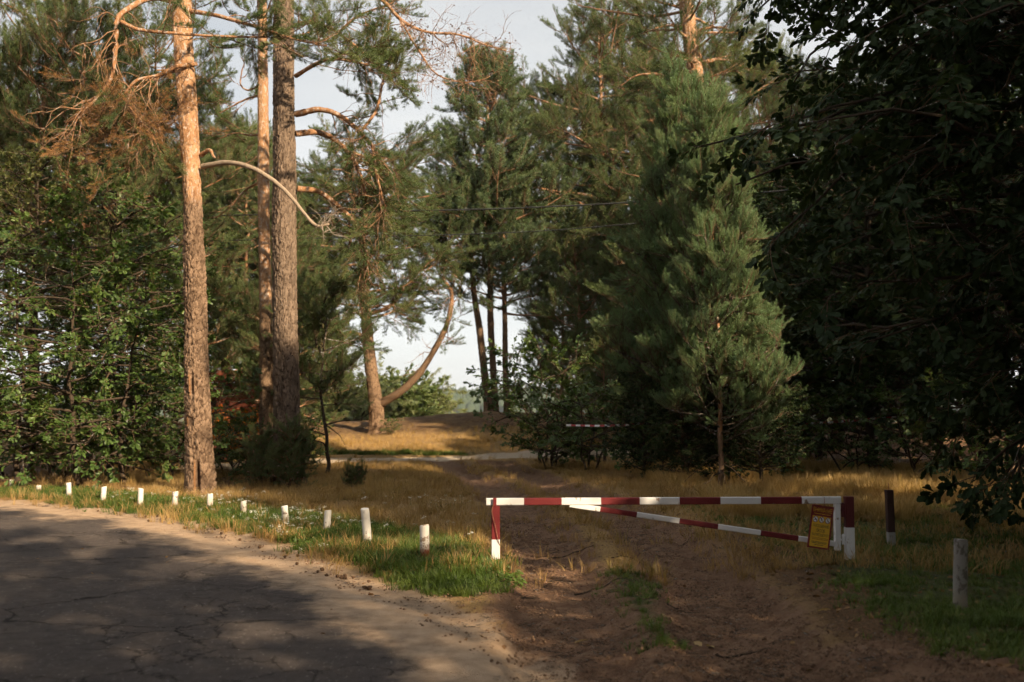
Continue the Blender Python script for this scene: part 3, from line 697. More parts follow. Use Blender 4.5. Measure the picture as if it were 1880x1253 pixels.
def broadleaf(seed, H, base, rad, n_limb, key='oak', r0=0.10, sc=1.0, sec=0.9, dens=1.0, layered=False, stems=1, bark='bark_oak', name='oak_tree', droop=0.1, leaf_parts=None):
    T = Tree(seed); r = T.r; root = empty(name, (0, 0, 0)); tt = Tubes()
    for st in range(stems):
        a0 = st*2.1 + r.random(); ln = (0.0 if stems == 1 else 0.28)*H
        zs = np.linspace(-0.1, H*0.95, 10); wx = np.cumsum(r.normal(0, 0.06, 10)) + math.cos(a0)*ln*(zs/H); wy = np.cumsum(r.normal(0, 0.06, 10)) + math.sin(a0)*ln*(zs/H)
        wx += -wx[0] + (0.12*math.cos(a0) if stems > 1 else 0); wy += -wy[0] + (0.12*math.sin(a0) if stems > 1 else 0)
        R = r0*(1 - 0.9*np.clip(zs, 0, H)/H); Pd = cr(np.column_stack([wx, wy, zs, R]), 30); tt.add(Pd[:, :3], np.maximum(Pd[:, 3], 0.008), 9, 0.2)
        for k in range(n_limb // stems):
            u = (k + r.random())/(n_limb // stems); z = base + (H*0.95 - base)*u
            prof = math.sin(math.pi*min(1, 0.22 + 0.72*u))**0.6
            L = max(0.4, rad*prof*r.uniform(0.7, 1.15)); a = k*2.4 + r.normal(0, 0.5)
            p = np.array([np.interp(z, zs, wx), np.interp(z, zs, wy), z])
            T.limb(p, (math.cos(a), math.sin(a), (0.12 if layered else 0.45)*r.uniform(0.5, 1.4)), L, r0*0.4*(1.1-0.7*u) + 0.01, lift=(-0.1 if layered else -0.25), hgt=0.3,
                   sec_len=min(sec, L*0.6), sec_from=0.25, dens=dens, sc=sc, vert=0.0 if layered else 0.15, droop=droop)
    obj('trunk', tt.mesh('trunk', M[bark]), root)
    tag(obj('branches', T.tb.mesh('branches', M[bark]), root), kind='stuff')
    if leaf_parts: single_leaves(T, root, leaf_parts)
    T.crown('crown', key, root)
    return root

def euler_m(d, roll):
    e = eulers(np.array([d]), None, np.array([roll]))[0]
    return Matrix.Rotation(e[2], 4, 'Z') @ Matrix.Rotation(e[1], 4, 'Y') @ Matrix.Rotation(e[0], 4, 'X')

LEAF_ME = {}
def single_leaves(T, root, spec):
    """the sprays that show largest (nearest the camera side) become single leaves, each an object of its own"""
    n_spray, matname, lsize, score = spec
    if matname not in LEAF_ME:
        LEAF_ME[matname] = []
        for f_, c_ in ((0.12, 0.06), (0.28, 0.18), (0.2, 0.3)):
            lv, lq = leaf_arrays(OAK, 1.0, f_, c_); LEAF_ME[matname].append(mesh_np('leaf', lv, [lq], [M[matname]], False))
    S = np.array([score(p) for p in T.sp]); order = np.argsort(-S)[:n_spray]
    for i in order:
        me, info = OAKS[int(T.r.integers(len(OAKS)))]
        m = Matrix.Translation(Vector(T.sp[i])) @ euler_m(T.sd[i], T.r.normal(0, 0.3)) @ Matrix.Scale(T.ss[i], 4)
        tb = Tubes(); t = np.linspace(0, 1, 5); pts = np.array([m @ Vector((u*0.55, 0, -0.055*u*u)) for u in t]); tb.add(pts, np.linspace(0.007, 0.003, 5), 4, 0.4)
        tw = obj('twig', tb.mesh('twig', M['bark_oak']), root)
        for off_, R_, s_ in info:
            o = obj('leaf', LEAF_ME[matname][int(T.r.integers(3))], tw)
            R4 = Matrix([list(R_[0])+[0], list(R_[1])+[0], list(R_[2])+[0], [0,0,0,1]])
            o.matrix_local = m @ Matrix.Translation(Vector(off_)) @ R4 @ Matrix.Scale(float(s_)*lsize, 4)
    keep = np.ones(len(T.sp), bool); keep[order] = False
    T.sp = [p for p, k in zip(T.sp, keep) if k]; T.sd = [p for p, k in zip(T.sd, keep) if k]; T.ss = [p for p, k in zip(T.ss, keep) if k]

def place(root, px, Y, label, cat='tree', group=None, rz=0.0, s=1.0, X=None):
    x = (px - CX)/F*Y if X is None else X
    root.location = (x, Y, float(gz(x, Y)) - 0.03); root.rotation_euler = (0, 0, rz); root.scale = (s, s, s)
    return tag(root, label, cat, group)
def again(root, *a, **k):
    if 'label' not in root: return place(root, *a, **k)
    c = copy_tree(root)
    for key in ('label', 'group', 'category'):
        if key in c: del c[key]
    return place(c, *a, **k)

# ------------------------------------------------------------------ the big pines of the photograph
class Hero:
    def __init__(s, name, label, base_px, trunk_px, top, bark, orange, seed, depth=0.028, wounds=(), seg=72, cat='tree', group=None, D=None, cw=0.075, ch=0.12, step=0.022, r_top=0.6):
        B = gat(*base_px) if D is None else Vector(((base_px[0]-CX)/F*D, D, 0))
        B.z = float(gz(B.x, B.y)); s.B, s.D = B, B.y
        s.root = empty(name, B, label, cat, group); s.T = Tree(seed)
        P = [np.array(at(x, y, s.D) - B) for x, y, w in trunk_px]; R = [w/2*s.D/F for x, y, w in trunk_px]
        P[0][2] = -0.12
        d = P[-1] - P[-2]; d = d/d[2]; zc = P[-1][2]; k = 1
        while zc + 1.5 < top:
            zc += 1.5; P.append(P[-1] + d*1.5*0.7 + np.array([0, 0, 0.45])); P[-1][2] = zc; R.append(R[-1]*0.93*r_top**(1.5/max(top-P[-1][2]+3, 3)))
        s.P, s.R = np.array(P), np.array(R)
        s.trunk = hero_trunk('trunk', s.P, s.R, M[bark], s.root, orange, seg, step, depth, wounds, seed, cw, ch)
        s.n_b = 0
    def loc(s, px, py, dy=0.0): return np.array(at(px, py, s.D + dy) - s.B)
    def on(s, z): return np.array([np.interp(z, s.P[:, 2], s.P[:, k]) for k in range(3)])
    def rad(s, z): return float(np.interp(z, s.P[:, 2], s.R))
    def branch(s, pts, r0, r1, mat_, n=26, hgt=0.9, knob=0.12, seg=9):
        """a limb drawn from pixel points (px, py, dy); a part of its own"""
        W = cr([s.loc(*p) for p in pts], n); W[1:-1] += np.cumsum(s.T.r.normal(0, 0.004, (n-2, 3)), 0)
        R = np.linspace(r0, r1, n)*(1 + s.T.r.normal(0, knob*0.4, n)); tb = Tubes(); tb.add(W, R, seg, hgt)
        obj('branch', tb.mesh('branch', M[mat_]), s.root); return W
    def twigs(s, W, n, lo, hi, r0, mat_, up=0.0, wob=0.7, lift=-0.3, sub=3, frm=0.2):
        """bare twigs off a limb, one part for each limb"""
        tb = Tubes(); r = s.T.r; m = len(W)
        for k in range(n):
            u = frm + (1-frm)*r.random(); i = min(int(u*(m-1)), m-2); t = unit(W[i+1]-W[i])
            d = t*0.5 + r.normal(0, 0.8, 3) + np.array([0, 0, up]); Q = s.T.path(W[i], d, r.uniform(lo, hi), 6, wob, lift); tb.add(Q, np.linspace(r0, 0.003, 7), 4, 0.6)
            for j in range(sub):
                a = int(r.integers(1, 6)); q = s.T.path(Q[a], unit(Q[a+1 if a < 6 else a]-Q[a-1]) + r.normal(0, 0.7, 3), r.uniform(0.25, 0.5)*hi, 4, 0.6, lift); tb.add(q, np.linspace(r0*0.45, 0.0025, 5), 3, 0.6)
        tag(obj('twigs', tb.mesh('twigs', M[mat_]), s.root), kind='stuff')
    def finish(s, key='pine', bark='bark_orange', name='crown'):
        if s.T.tb.V: tag(obj('branches', s.T.tb.mesh('branches', M[bark]), s.root), kind='stuff')
        s.T.crown(name, key, s.root)
    def extra(s, key, name, seed): pass

FACE = -math.pi/2                                            # trunk side turned to the camera
# left pine: plated grey bark below, orange above, two old wounds
h = Hero('pine_tree', 'tall pine with scarred plated trunk, orange higher up, behind the row of white posts', (368, 917),
         [(368, 922, 50), (367, 860, 49), (364, 780, 46), (361, 680, 44), (359, 560, 41), (356, 450, 37), (352, 340, 33), (347, 240, 34), (340, 140, 37), (335, 50, 36), (334, -20, 35)], 14.5, 'bark_pine',
         lambda t: sstep(4.9, 6.6, t), 31, 0.042, ((0.52, FACE+0.12, 0.30, 0.17, 0.13), (2.25, FACE-0.12, 0.22, 0.16, 0.07), (1.55, FACE-0.35, 0.10, 0.3, 0.04)), 120, cw=0.095, ch=0.15)
t1 = h
W = h.branch([(372, 306, -0.1), (420, 300, -0.5), (470, 311, -0.8), (520, 345, -0.9), (556, 385, -0.9), (582, 413, -0.9), (604, 412, -0.9)], 0.055, 0.022, 'dead_wood', 30, 0.3)
h.twigs(W[-9:], 9, 0.25, 0.75, 0.010, 'dead_wood', 0.0, 0.9, -0.25, 4, 0.5)
W = h.branch([(335, 8, 0), (285, -6, -0.4), (242, 12, -0.7), (217, 34, -0.9), (214, 90, -0.9), (203, 148, -0.9), (165, 190, -0.8), (118, 224, -0.7)], 0.065, 0.018, 'bark_orange', 34, 0.9)
h.twigs(W, 26, 0.6, 1.5, 0.014, 'bark_orange', -0.5, 0.6, -0.9, 4, 0.35); W1 = W
W2 = h.branch([(222, 40, -0.9), (262, 55, -0.9), (330, 62, -0.8), (420, 66, -0.7), (495, 68, -0.6)], 0.04, 0.015, 'bark_orange', 24, 0.8)
W3 = h.branch([(360, 118, 0), (325, 122, -0.4), (290, 140, -0.5), (250, 150, -0.6), (230, 180, -0.6), (262, 230, -0.5), (290, 270, -0.4)], 0.045, 0.012, 'bark_orange', 26, 0.8)
h.twigs(W3, 22, 0.6, 1.4, 0.012, 'bark_orange', -0.6, 0.6, -0.9, 4, 0.3)
h.branch([(370, 285, 0), (385, 275, -0.2), (395, 290, -0.3)], 0.05, 0.02, 'bark_orange', 10, 0.9)
W4 = h.branch([(345, 150, 0.1), (320, 130, 0.2), (280, 150, 0.3), (240, 200, 0.4), (190, 240, 0.5)], 0.05, 0.012, 'bark_orange', 20, 0.9)
T = h.T
T.clothe(W2, 0.03, 0.8, 0.3, 2.0, 1.0, droop=0.15); T.clothe(W4, 0.03, 1.1, 0.2, 2.2, 1.0, droop=0.45); T.clothe(W3, 0.03, 1.0, 0.3, 1.3, 1.0, droop=0.6)
W = h.branch([(345, 20, 0), (400, 30, -0.4), (470, 50, -0.7), (540, 72, -0.9), (600, 84, -1.0)], 0.05, 0.014, 'bark_orange', 22, 0.9)
T.clothe(W, 0.03, 0.9, 0.3, 2.6, 1.0, droop=0.1)
for k in range(14):
    z = 11.6 + 3.0*k/14; T.limb(h.on(z), (math.cos(k*2.4), math.sin(k*2.4), 0.15), T.r.uniform(1.5, 3.0), 0.05, sec_len=1.0, dens=0.8, sc=1.2)
h.finish('pine', 'bark_orange')
# brown dead needles hanging on the broken limb, and bare cone-bearing twigs
D = Tree(77)
for Wd, a, b_ in ((W1, 0.5, 1.0), (W3, 0.4, 0.95), (W4, 0.3, 0.9)):
    for k in range(34):
        i = int((a + (b_-a)*D.r.random())*(len(Wd)-1)); q = D.path(Wd[i], D.r.normal(0, 0.6, 3) + np.array([0, 0, -0.9]), D.r.uniform(0.3, 1.2), 3, 0.5, -0.4); D.spray(q[-1], q[-1]-q[-2] + D.r.normal(0, 0.15, 3), D.r.uniform(0.6, 1.0))
D.crown('dead_foliage', 'pine_dead', h.root)
h.root.children[-1]['label'] = 'rust brown dead needles on the broken limb'

# slim orange pine between the two big ones
h = Hero('pine_tree', 'slim straight orange pine between the two thick trunks', (490, 872),
         [(491, 880, 27), (489, 760, 26), (488, 640, 25), (487, 520, 23), (485, 420, 22), (484, 300, 21), (483, 180, 20), (482, 60, 18), (481, -10, 18)], 15.5, 'bark_orange',
         lambda t: sstep(3.2, 5.0, t), 32, 0.018, (), 56, None, None, 25.0, 0.09, 0.2)
T = h.T
W = h.branch([(484, 150, 0), (455, 165, 0.3), (440, 150, 0.4), (448, 110, 0.5)], 0.03, 0.012, 'bark_orange', 16); T.clothe(W, 0.03, 0.6, 0.5, 1.0)
for pts in ([(484, 175, 0.1), (455, 180, 0.4), (425, 195, 0.6), (395, 210, 0.8)], [(484, 245, 0.1), (460, 250, 0.4), (430, 245, 0.7), (402, 255, 0.8)], [(485, 330, 0.2), (450, 350, 0.6), (420, 380, 0.9), (395, 400, 1.0)]):
    W = h.branch(pts, 0.035, 0.012, 'bark_orange', 16); T.clothe(W, 0.03, 0.9, 0.2, 2.2, 1.0, droop=0.15)
for k in range(14):
    z = 12.5 + 3.2*k/14; T.limb(h.on(z), (math.cos(k*2.4), math.sin(k*2.4), 0.15), T.r.uniform(1.2, 2.6), 0.04, sec_len=0.9, dens=0.8, sc=1.2)
h.finish()

# thick grey pine with the arching limbs
h = Hero('pine_tree', 'thickest grey pine with arching orange limbs reaching right', (527, 888),
         [(528, 895, 56), (527, 830, 52), (526, 760, 48), (524, 660, 46), (523, 540, 44), (522, 420, 43), (522, 300, 42), (521, 180, 40), (521, 60, 37), (521, -10, 36)], 16.5, 'bark_grey',
         lambda t: sstep(9, 13, t), 33, 0.036, (), 120, None, None, 21.5, 0.065, 0.24)
T = h.T; LIMBS = []
for pts, r0 in (([(538, 48, 0), (575, 43, -0.2), (612, 57, -0.4), (646, 82, -0.5), (672, 104, -0.6)], 0.055),
            ([(543, 210, 0), (585, 203, -0.2), (626, 215, -0.3), (657, 240, -0.3), (686, 272, -0.2), (702, 312, 0.0)], 0.075),
            ([(543, 246, 0), (585, 243, 0.2), (621, 262, 0.4), (650, 296, 0.5), (668, 336, 0.6), (676, 375, 0.7)], 0.075),
            ([(546, 347, 0), (585, 352, 0.2), (622, 380, 0.4), (651, 412, 0.5), (668, 456, 0.6), (673, 492, 0.7)], 0.070)):
    W = h.branch(pts, r0, 0.022, 'bark_orange', 30, 0.85); LIMBS.append(W)
    h.twigs(W, 16, 0.5, 1.3, 0.014, 'bark_orange', -0.25, 0.8, -0.5, 4, 0.3)
    T.clothe(W, 0.05, 1.1, 0.30, 2.0, 1.0, droop=0.3)
for pts in ([(662, 243, -0.2), (690, 205, -0.1), (700, 160, 0), (715, 110, 0), (712, 60, 0), (722, 0, 0)], [(684, 270, 0), (690, 320, 0), (700, 370, 0), (694, 420, 0.1)], [(622, 60, -0.4), (660, 30, -0.4), (720, 5, -0.3)]):
    W = h.branch(pts, 0.035, 0.014, 'bark_orange', 24, 0.9); h.twigs(W, 12, 0.4, 1.1, 0.011, 'bark_orange', -0.3, 0.8, -0.5, 3, 0.2); T.clothe(W, 0.04, 1.0, 0.15, 2.0, 1.0, droop=0.25)
W = h.branch([(543, 140, 0), (600, 110, -0.8), (660, 115, -1.0), (720, 135, -1.0)], 0.05, 0.014, 'bark_orange', 22, 0.9); T.clothe(W, 0.04, 1.0, 0.2, 2.6, 1.05, droop=0.1)
# long bare limb with cones sweeping out over the gap
W = h.branch([(640, -30, -0.4), (700, 0, -0.4), (740, 40, -0.4), (790, 60, -0.4), (840, 62, -0.3), (885, 78, -0.2), (930, 92, -0.1)], 0.05, 0.010, 'bark_orange', 30, 0.9)
h.twigs(W, 46, 0.4, 1.1, 0.009, 'bark_orange', -0.35, 0.7, -0.3, 6, 0.3); WB = W
W = h.branch([(735, 36, -0.4), (772, 100, -0.4), (800, 135, -0.4), (850, 150, -0.3), (900, 140, -0.2)], 0.025, 0.008, 'bark_orange', 24, 0.9)
h.twigs(W, 30, 0.3, 0.9, 0.008, 'bark_orange', -0.2, 0.7, -0.2, 5, 0.2); WB2 = W
for k in range(18):
    z = 12.5 + 4.0*k/18; T.limb(h.on(z), (math.cos(k*2.4), math.sin(k*2.4), 0.15), T.r.uniform(1.8, 3.4), 0.06, sec_len=1.0, dens=0.8, sc=1.2)
h.finish()
def cone_mesh():
    t = np.linspace(0, 1, 6); tb = Tubes(); tb.add(np.stack([0*t, 0*t, t*0.045], 1), np.array([0.008, 0.017, 0.019, 0.016, 0.010, 0.004]), 8)
    b = NB('cone_scales'); n = b.voronoi(160, vec=b.obj); b.bsdf(b.mix(b.rng(n, 0.1, 0.6), (0.07,0.04,0.025), (0.15,0.09,0.055)), 0.85, 0.15, b.bump(n, 0.9, 0.01))
    return tb.mesh('pine_cone', b.m)
CONE = cone_mesh()
scatter_group('cones', [CONE])
r = np.random.default_rng(5); cp = []
for Wc, n in ((WB, 120), (WB2, 90)):
    i = r.integers(8, len(Wc), n); cp.append(Wc[i] + r.normal(0, 0.26, (n, 3)) + np.array([0, 0, -0.12]))
cp = np.concatenate(cp); o = scatter('hanging_cones', 'cones', cp, r.random((len(cp), 3))*6, r.uniform(0.7, 1.1, len(cp)), None, h.root); tag(o, kind='stuff')

# forked pine in the clearing
h = Hero('pine_tree', 'forked pine in the clearing with one limb curving out to the right', (693, 797),
         [(693, 799, 28), (690, 745, 26), (683, 690, 24), (677, 640, 22), (673, 590, 20), (668, 530, 17), (664, 470, 14), (668, 410, 12), (676, 350, 10), (682, 290, 8)], 11.0, 'bark_orange',
         lambda t: sstep(2.5, 6.0, t), 34, 0.022, (), 60, None, None, None, 0.10, 0.26)
t4 = h; T = h.T
W = h.branch([(698, 742, 0), (725, 727, -0.2), (752, 706, -0.3), (778, 676, -0.3), (800, 640, -0.3), (818, 603, -0.2), (828, 565, -0.1), (828, 535, 0), (812, 512, 0.1)], 0.17, 0.06, 'bark_orange', 36, np.linspace(0.0, 0.8, 37)[:36])  # bark browner towards the limb's base, standing in for the shade there
T.clothe(W[14:], 0.08, 1.3, 0.15, 1.3, 1.2, droop=0.25); h.twigs(W[12:], 14, 0.5, 1.3, 0.018, 'bark_orange', -0.2, 0.8, -0.3, 4, 0.1)
for pts in ([(668, 540, 0), (640, 500, 0.2), (620, 470, 0.3), (600, 440, 0.3)], [(666, 520, 0), (690, 480, -0.3), (705, 430, -0.4), (700, 380, -0.3)], [(672, 420, 0), (700, 380, 0.3), (730, 350, 0.4), (750, 310, 0.4)],
            [(664, 480, 0), (640, 430, -0.3), (650, 380, -0.4), (640, 330, -0.4)], [(674, 580, 0), (720, 560, -0.3), (750, 520, -0.4), (790, 480, -0.3), (820, 460, 0)], [(676, 620, 0), (640, 610, -0.2), (610, 620, -0.3), (590, 600, -0.3)]):
    W = h.branch(pts, 0.085, 0.02, 'bark_orange', 24, 0.85); h.twigs(W, 12, 0.6, 1.5, 0.016, 'bark_orange', -0.25, 0.8, -0.4, 4, 0.2); T.clothe(W, 0.05, 1.4, 0.15, 1.9, 1.2, droop=0.3)
for k in range(54):
    z = 4.4 + 6.8*k/54; T.limb(h.on(z), (math.cos(k*2.4), math.sin(k*2.4), 0.1), T.r.uniform(1.6, 3.4)*(1.0 if z < 9 else 0.75), 0.06, sec_len=1.2, dens=1.0, sc=1.3, droop=0.3)
h.finish()

# pines on the rise at the right of the gap
def gap_pine(label, base, trunk, top, limbs, seed, rad, key='pine_far', extra=()):
    h = Hero('pine_tree', label, base, trunk, top, 'bark_orange', lambda t: sstep(5, 10, t), seed, 0.02, (), 32, 'tree', None, 46.0, 0.12, 0.3, 0.08)
    z0, z1, n = limbs
    for k in range(n):
        u = k/n; z = z0 + (z1-z0)*u; L = max(0.5, rad*((1-u)**0.7)*h.T.r.uniform(0.7, 1.15)); a = k*2.4
        h.T.limb(h.on(z), (math.cos(a), math.sin(a), h.T.r.uniform(0, 0.3)), L, 0.07, sec_len=min(1.3, L*0.6), dens=0.9, sc=1.5, gap=0.55, sec_from=0.25)
    h.finish(key)
gap_pine('tall pine with pointed pale green crown at the right of the gap', (908, 760), [(909, 764, 14), (906, 690, 13), (901, 600, 12), (900, 520, 11), (899, 420, 9), (897, 300, 6), (895, 190, 3)], 16.6, (7.5, 16.4, 60), 41, 3.7)
gap_pine('pine trunk leaning left on the rise beside the gap', (897, 761), [(898, 764, 16), (890, 690, 14), (881, 610, 13), (872, 550, 11), (866, 490, 9), (862, 420, 6)], 11.0, (6.4, 10.8, 26), 42, 3.0)
gap_pine('dark slim pine trunk, rightmost on the rise beside the gap', (931, 758), [(932, 762, 12), (928, 680, 11), (927, 600, 10), (925, 500, 9), (922, 400, 7), (920, 300, 5)], 11.5, (4.6, 11.2, 40), 43, 2.4)

# ------------------------------------------------------------------ trees, shrubs and woods on the left
gl = 'leafy oaks behind the row of white posts'
sc_l = lambda p: -p[1]*1.0 - abs(p[2]-2.4)*0.35 + abs(p[0])*0.05
oa = broadleaf(301, 5.4, 0.5, 2.1, 32, 'oak', 0.065, 1.0, 0.8, 1.6, True, 1, leaf_parts=(13, 'oak_leaf', 1.0, sc_l))
place(oa, 158, 21.0, 'sunlit leafy oak in the middle of the left thicket', 'tree', gl)
ob = broadleaf(302, 4.6, 0.4, 1.6, 26, 'oak', 0.055, 1.0, 0.8, 1.6, True, 1, leaf_parts=(13, 'oak_leaf', 1.0, sc_l))
place(ob, 240, 21.3, 'leafy oak just left of the scarred pine trunk', 'tree', gl)
oc = broadleaf(303, 6.0, 0.5, 2.2, 34, 'oak', 0.065, 1.0, 0.8, 1.6, True, 1, leaf_parts=(13, 'oak_leaf', 1.0, sc_l))
place(oc, 40, 22.0, 'leafy oak at the left edge of the picture', 'tree', gl)
od = broadleaf(304, 7.4, 1.5, 2.4, 50, 'oak', 0.08, 1.05, 1.0, 1.1)
place(od, 205, 24.5, 'taller oak crown rising behind the left thicket', 'tree', gl)
oe = broadleaf(305, 8.8, 3.0, 1.8, 40, 'pale', 0.07, 1.1, 0.9, 1.2, name='birch_tree')
place(oe, 60, 25.0, 'pale green leafy treetop at the upper left', 'tree')
# pines behind on the left
pA = pine(401, 15, 5.0, 3.4, 46, sc=1.25, sec=1.2, dens=1.1)
pB = pine(402, 12, 3.2, 3.0, 46, sc=1.25, sec=1.2, dens=1.1)
pC = pine(403, 9.5, 0.9, 2.5, 60, shape='cone', sc=1.15, sec=1.0, dens=1.15, r0=0.12)
place(pA, 60, 30, 'pine with dense crown filling the upper left corner', 'tree')
again(pA, 275, 33, 'pine behind the broken limb of the scarred trunk', 'tree', None, 1.7, 0.95)
again(pB, 165, 27.5, 'short pine behind the pale green leafy treetop', 'tree', None, 0.6, 1.0)
gd = 'dark conifers massed behind the thick trunks'
for k, (px, Y, s_, z_) in enumerate([(445, 37, 1.1, 0.3), (520, 29, 0.8, 1.2), (475, 42, 1.2, 2.1), (350, 34, 1.0, 3.3), (545, 37, 0.9, 5.0), (250, 30, 0.9, 4.0)]):
    again(pC, px, Y, 'dark conifer in the shady mass behind the thick trunks', 'tree', gd, z_, s_)
for k, (px, Y, s_, z_) in enumerate([(480, 44, 1.0, 0.3), (420, 46, 1.1, 2.0), (150, 40, 1.1, 3.1), (-40, 36, 1.1, 4.4), (-150, 28, 1.0, 1.1), (-260, 30, 0.9, 2.6)]):
    again(pB, px, Y, 'background pine in the woods on the left', 'tree', 'background pines on the left', z_, s_)
gs = 'dark shrubs under the trees on the left'
bs = broadleaf(310, 2.2, 0.15, 1.1, 26, 'oak', 0.03, 0.9, 0.6, 1.0, False, 3, name='shrub')
place(bs, 440, 24.5, 'dark leafy shrub in the left undergrowth', 'shrub', gs, 0, 0.6)
for px, Y, s_, z_ in [(335, 23, 1.0, 1), (395, 28, 0.55, 2), (548, 23.5, 0.4, 3), (110, 24, 1.0, 4), (230, 25, 1.1, 5), (15, 24, 1.1, 0.4), (300, 27, 1.2, 2.2), (555, 27, 0.6, 3.4), (500, 26, 0.7, 1.4), (470, 22.3, 0.45, 2.4)]:
    again(bs, px, Y, 'dark leafy shrub in the left undergrowth', 'shrub', gs, z_, s_)
ys_ = pine(404, 1.1, 0.1, 0.42, 34, 'pine', 'cone', 0.03, sc=0.42, sec=0.3, dens=1.2, dead=0, name='young_pine')
place(ys_, 530, 20.2, 'young pine at the foot of the thick grey trunk', 'tree')
again(ys_, 488, 21.0, 'young pine in front of the slim orange trunk', 'tree', None, 2.0, 0.85)
sl = pine(405, 4.6, 1.7, 0.85, 30, 'pine', 'flat', 0.05, sc=0.9, sec=0.6, dens=1.1, bark='bark_oak', dead=5, name='slim_tree')
place(sl, 596, 24.3, 'small dark tree with thin bare stem at the edge of the clearing', 'tree')
au = broadleaf(311, 1.6, 0.5, 0.55, 14, 'autumn', 0.02, 0.8, 0.4, 1.0, False, 2, name='shrub')
place(au, 424, 25.5, 'small shrub with glowing orange leaves below the railing', 'shrub')
jn = pine(406, 0.62, 0.03, 0.27, 26, 'pine', 'cone', 0.012, sc=0.34, sec=0.16, dens=1.0, dead=0, name='juniper_shrub', lift=0.5)
jp = gat(655, 905); place(jn, 655, jp.y, 'tiny upright juniper in the dry grass', 'shrub', None, 0, 0.62, jp.x)
b2 = again(bs, 0, t4.D - 0.6, 'low green bush at the foot of the forked pine', 'shrub', None, 1.0, 0.28, at(716, 793, t4.D - 0.6).x)

# ------------------------------------------------------------------ trees on the right
pR = pine(411, 15.5, 4.5, 4.0, 58, sc=1.25, sec=1.3, dens=1.1, r0=0.19)
place(pR, 1108, 48, 'big dark pine standing right of the track', 'tree', None, 0, 1.25)
pS = Hero('pine_tree', 'pine with bare orange upper trunk above the young bright pine', (1290, 870), [(1300, 880, 40), (1297, 700, 38), (1292, 500, 36), (1285, 330, 34), (1277, 150, 31), (1266, 60, 29), (1256, -10, 27)], 15.5, 'bark_orange', lambda t: sstep(3.5, 6, t), 44, 0.022, (), 48, 'tree', None, 33.0)
T = pS.T
for pts in ([(1262, 52, 0), (1225, 48, -0.2), (1180, 62, -0.3)], [(1258, 152, 0), (1215, 138, -0.3), (1170, 140, -0.4), (1140, 158, -0.5)], [(1262, 20, 0), (1200, 30, 0.3), (1120, 20, 0.5), (1060, 10, 0.6)], [(1270, 60, 0), (1320, 50, 0.3), (1370, 70, 0.4)], [(1276, 120, 0), (1330, 110, 0.2), (1375, 130, 0.3)]):
    W = pS.branch(pts, 0.06, 0.016, 'bark_orange', 22, 0.9); T.clothe(W, 0.05, 1.1, 0.3, 1.3, 1.1)
for k in range(60):
    z = 3.0 + 12.3*k/60
    if 8.6 < z < 11.6 and k % 3: continue
    a = k*2.4; T.limb(pS.on(z), (math.cos(a), math.sin(a), 0.12), T.r.uniform(1.8, 3.8)*(1.0 if z < 12 else 0.75), 0.06, sec_len=1.2, dens=1.0, sc=1.2)
pS.finish()
again(pA, 1150, 53, 'pine crown leaning over the gap at the top', 'tree', None, 2.2, 1.4)
gr = 'dark pines crowded behind the barrier'
for px, Y, s_, z_ in [(1070, 56, 1.25, 1.0), (1200, 50, 1.5, 2.0), (1400, 38, 1.15, 3.0), (1530, 36, 1.1, 4.0), (1660, 38, 1.2, 5.0), (1790, 33, 1.1, 0.5), (1920, 30, 1.1, 1.5), (1320, 50, 1.5, 2.5)]:
    again(pB, px, Y, 'dark pine in the shady mass behind the barrier', 'tree', gr, z_, s_)
for px, Y, s_, z_ in [(1060, 36, 0.85, 1.0), (1160, 35, 0.8, 2.5), (1240, 38, 1.0, 4.0), (1480, 31, 0.85, 0.2), (1600, 29, 0.85, 3.6), (1720, 28, 0.85, 5.2), (1350, 34, 0.95, 1.8), (1850, 27, 0.95, 2.8), (1560, 42, 1.2, 2.8), (1030, 50, 1.0, 0.4), (1130, 46, 1.1, 1.4), (1420, 45, 1.2, 3.4), (1230, 44, 1.1, 5.4), (1680, 42, 1.2, 4.6), (1110, 30, 0.42, 2.9), (1230, 28, 0.42, 0.9), (1430, 27, 0.5, 3.9)]:
    again(pC, px, Y, 'dark conifer in the undergrowth behind the barrier', 'tree', 'dark conifers behind the barrier', z_, s_)
# the bright young pine
yp = pine(421, 8.3, 1.0, 1.6, 135, 'pine_fresh', 'cone', 0.06, sc=0.95, sec=0.7, dens=1.1, bark='bark_orange', bbark='bark_oak', dead=6, orange_from=0.1, lift=0.7, name='young_pine', sfrom=0.15, sfac=0.5)
place(yp, 1318, 20.5, 'bright green young pine lit by the sun behind the barrier', 'tree', None, 0.4, 0.94)
yp2 = again(yp, 1258, 23.0, 'second young pine with its leader just left above the bright one', 'tree', None, 2.9, 1.08)
# leafy oaks
ls = broadleaf(322, 3.4, 0.2, 1.35, 36, 'oak', 0.04, 1.15, 0.8, 1.2, False, 3, name='oak_shrub')
place(ls, 1003, 29.5, 'sunlit leafy shrub leaning into the gap right of the track', 'shrub')
gu = 'dark shrubs under the pines on the right'
for px, Y, s_, z_ in [(1080, 26, 0.8, 1.0), (1210, 25, 0.75, 2.0), (1420, 24, 0.7, 3.0), (1010, 27, 0.65, 0.3), (1560, 24.5, 0.7, 4.5), (1690, 22.5, 0.7, 5.5), (1820, 20, 0.8, 2.4)]:
    again(bs, px, Y, 'dark leafy shrub under the pines on the right', 'shrub', gu, z_, s_*1.3)

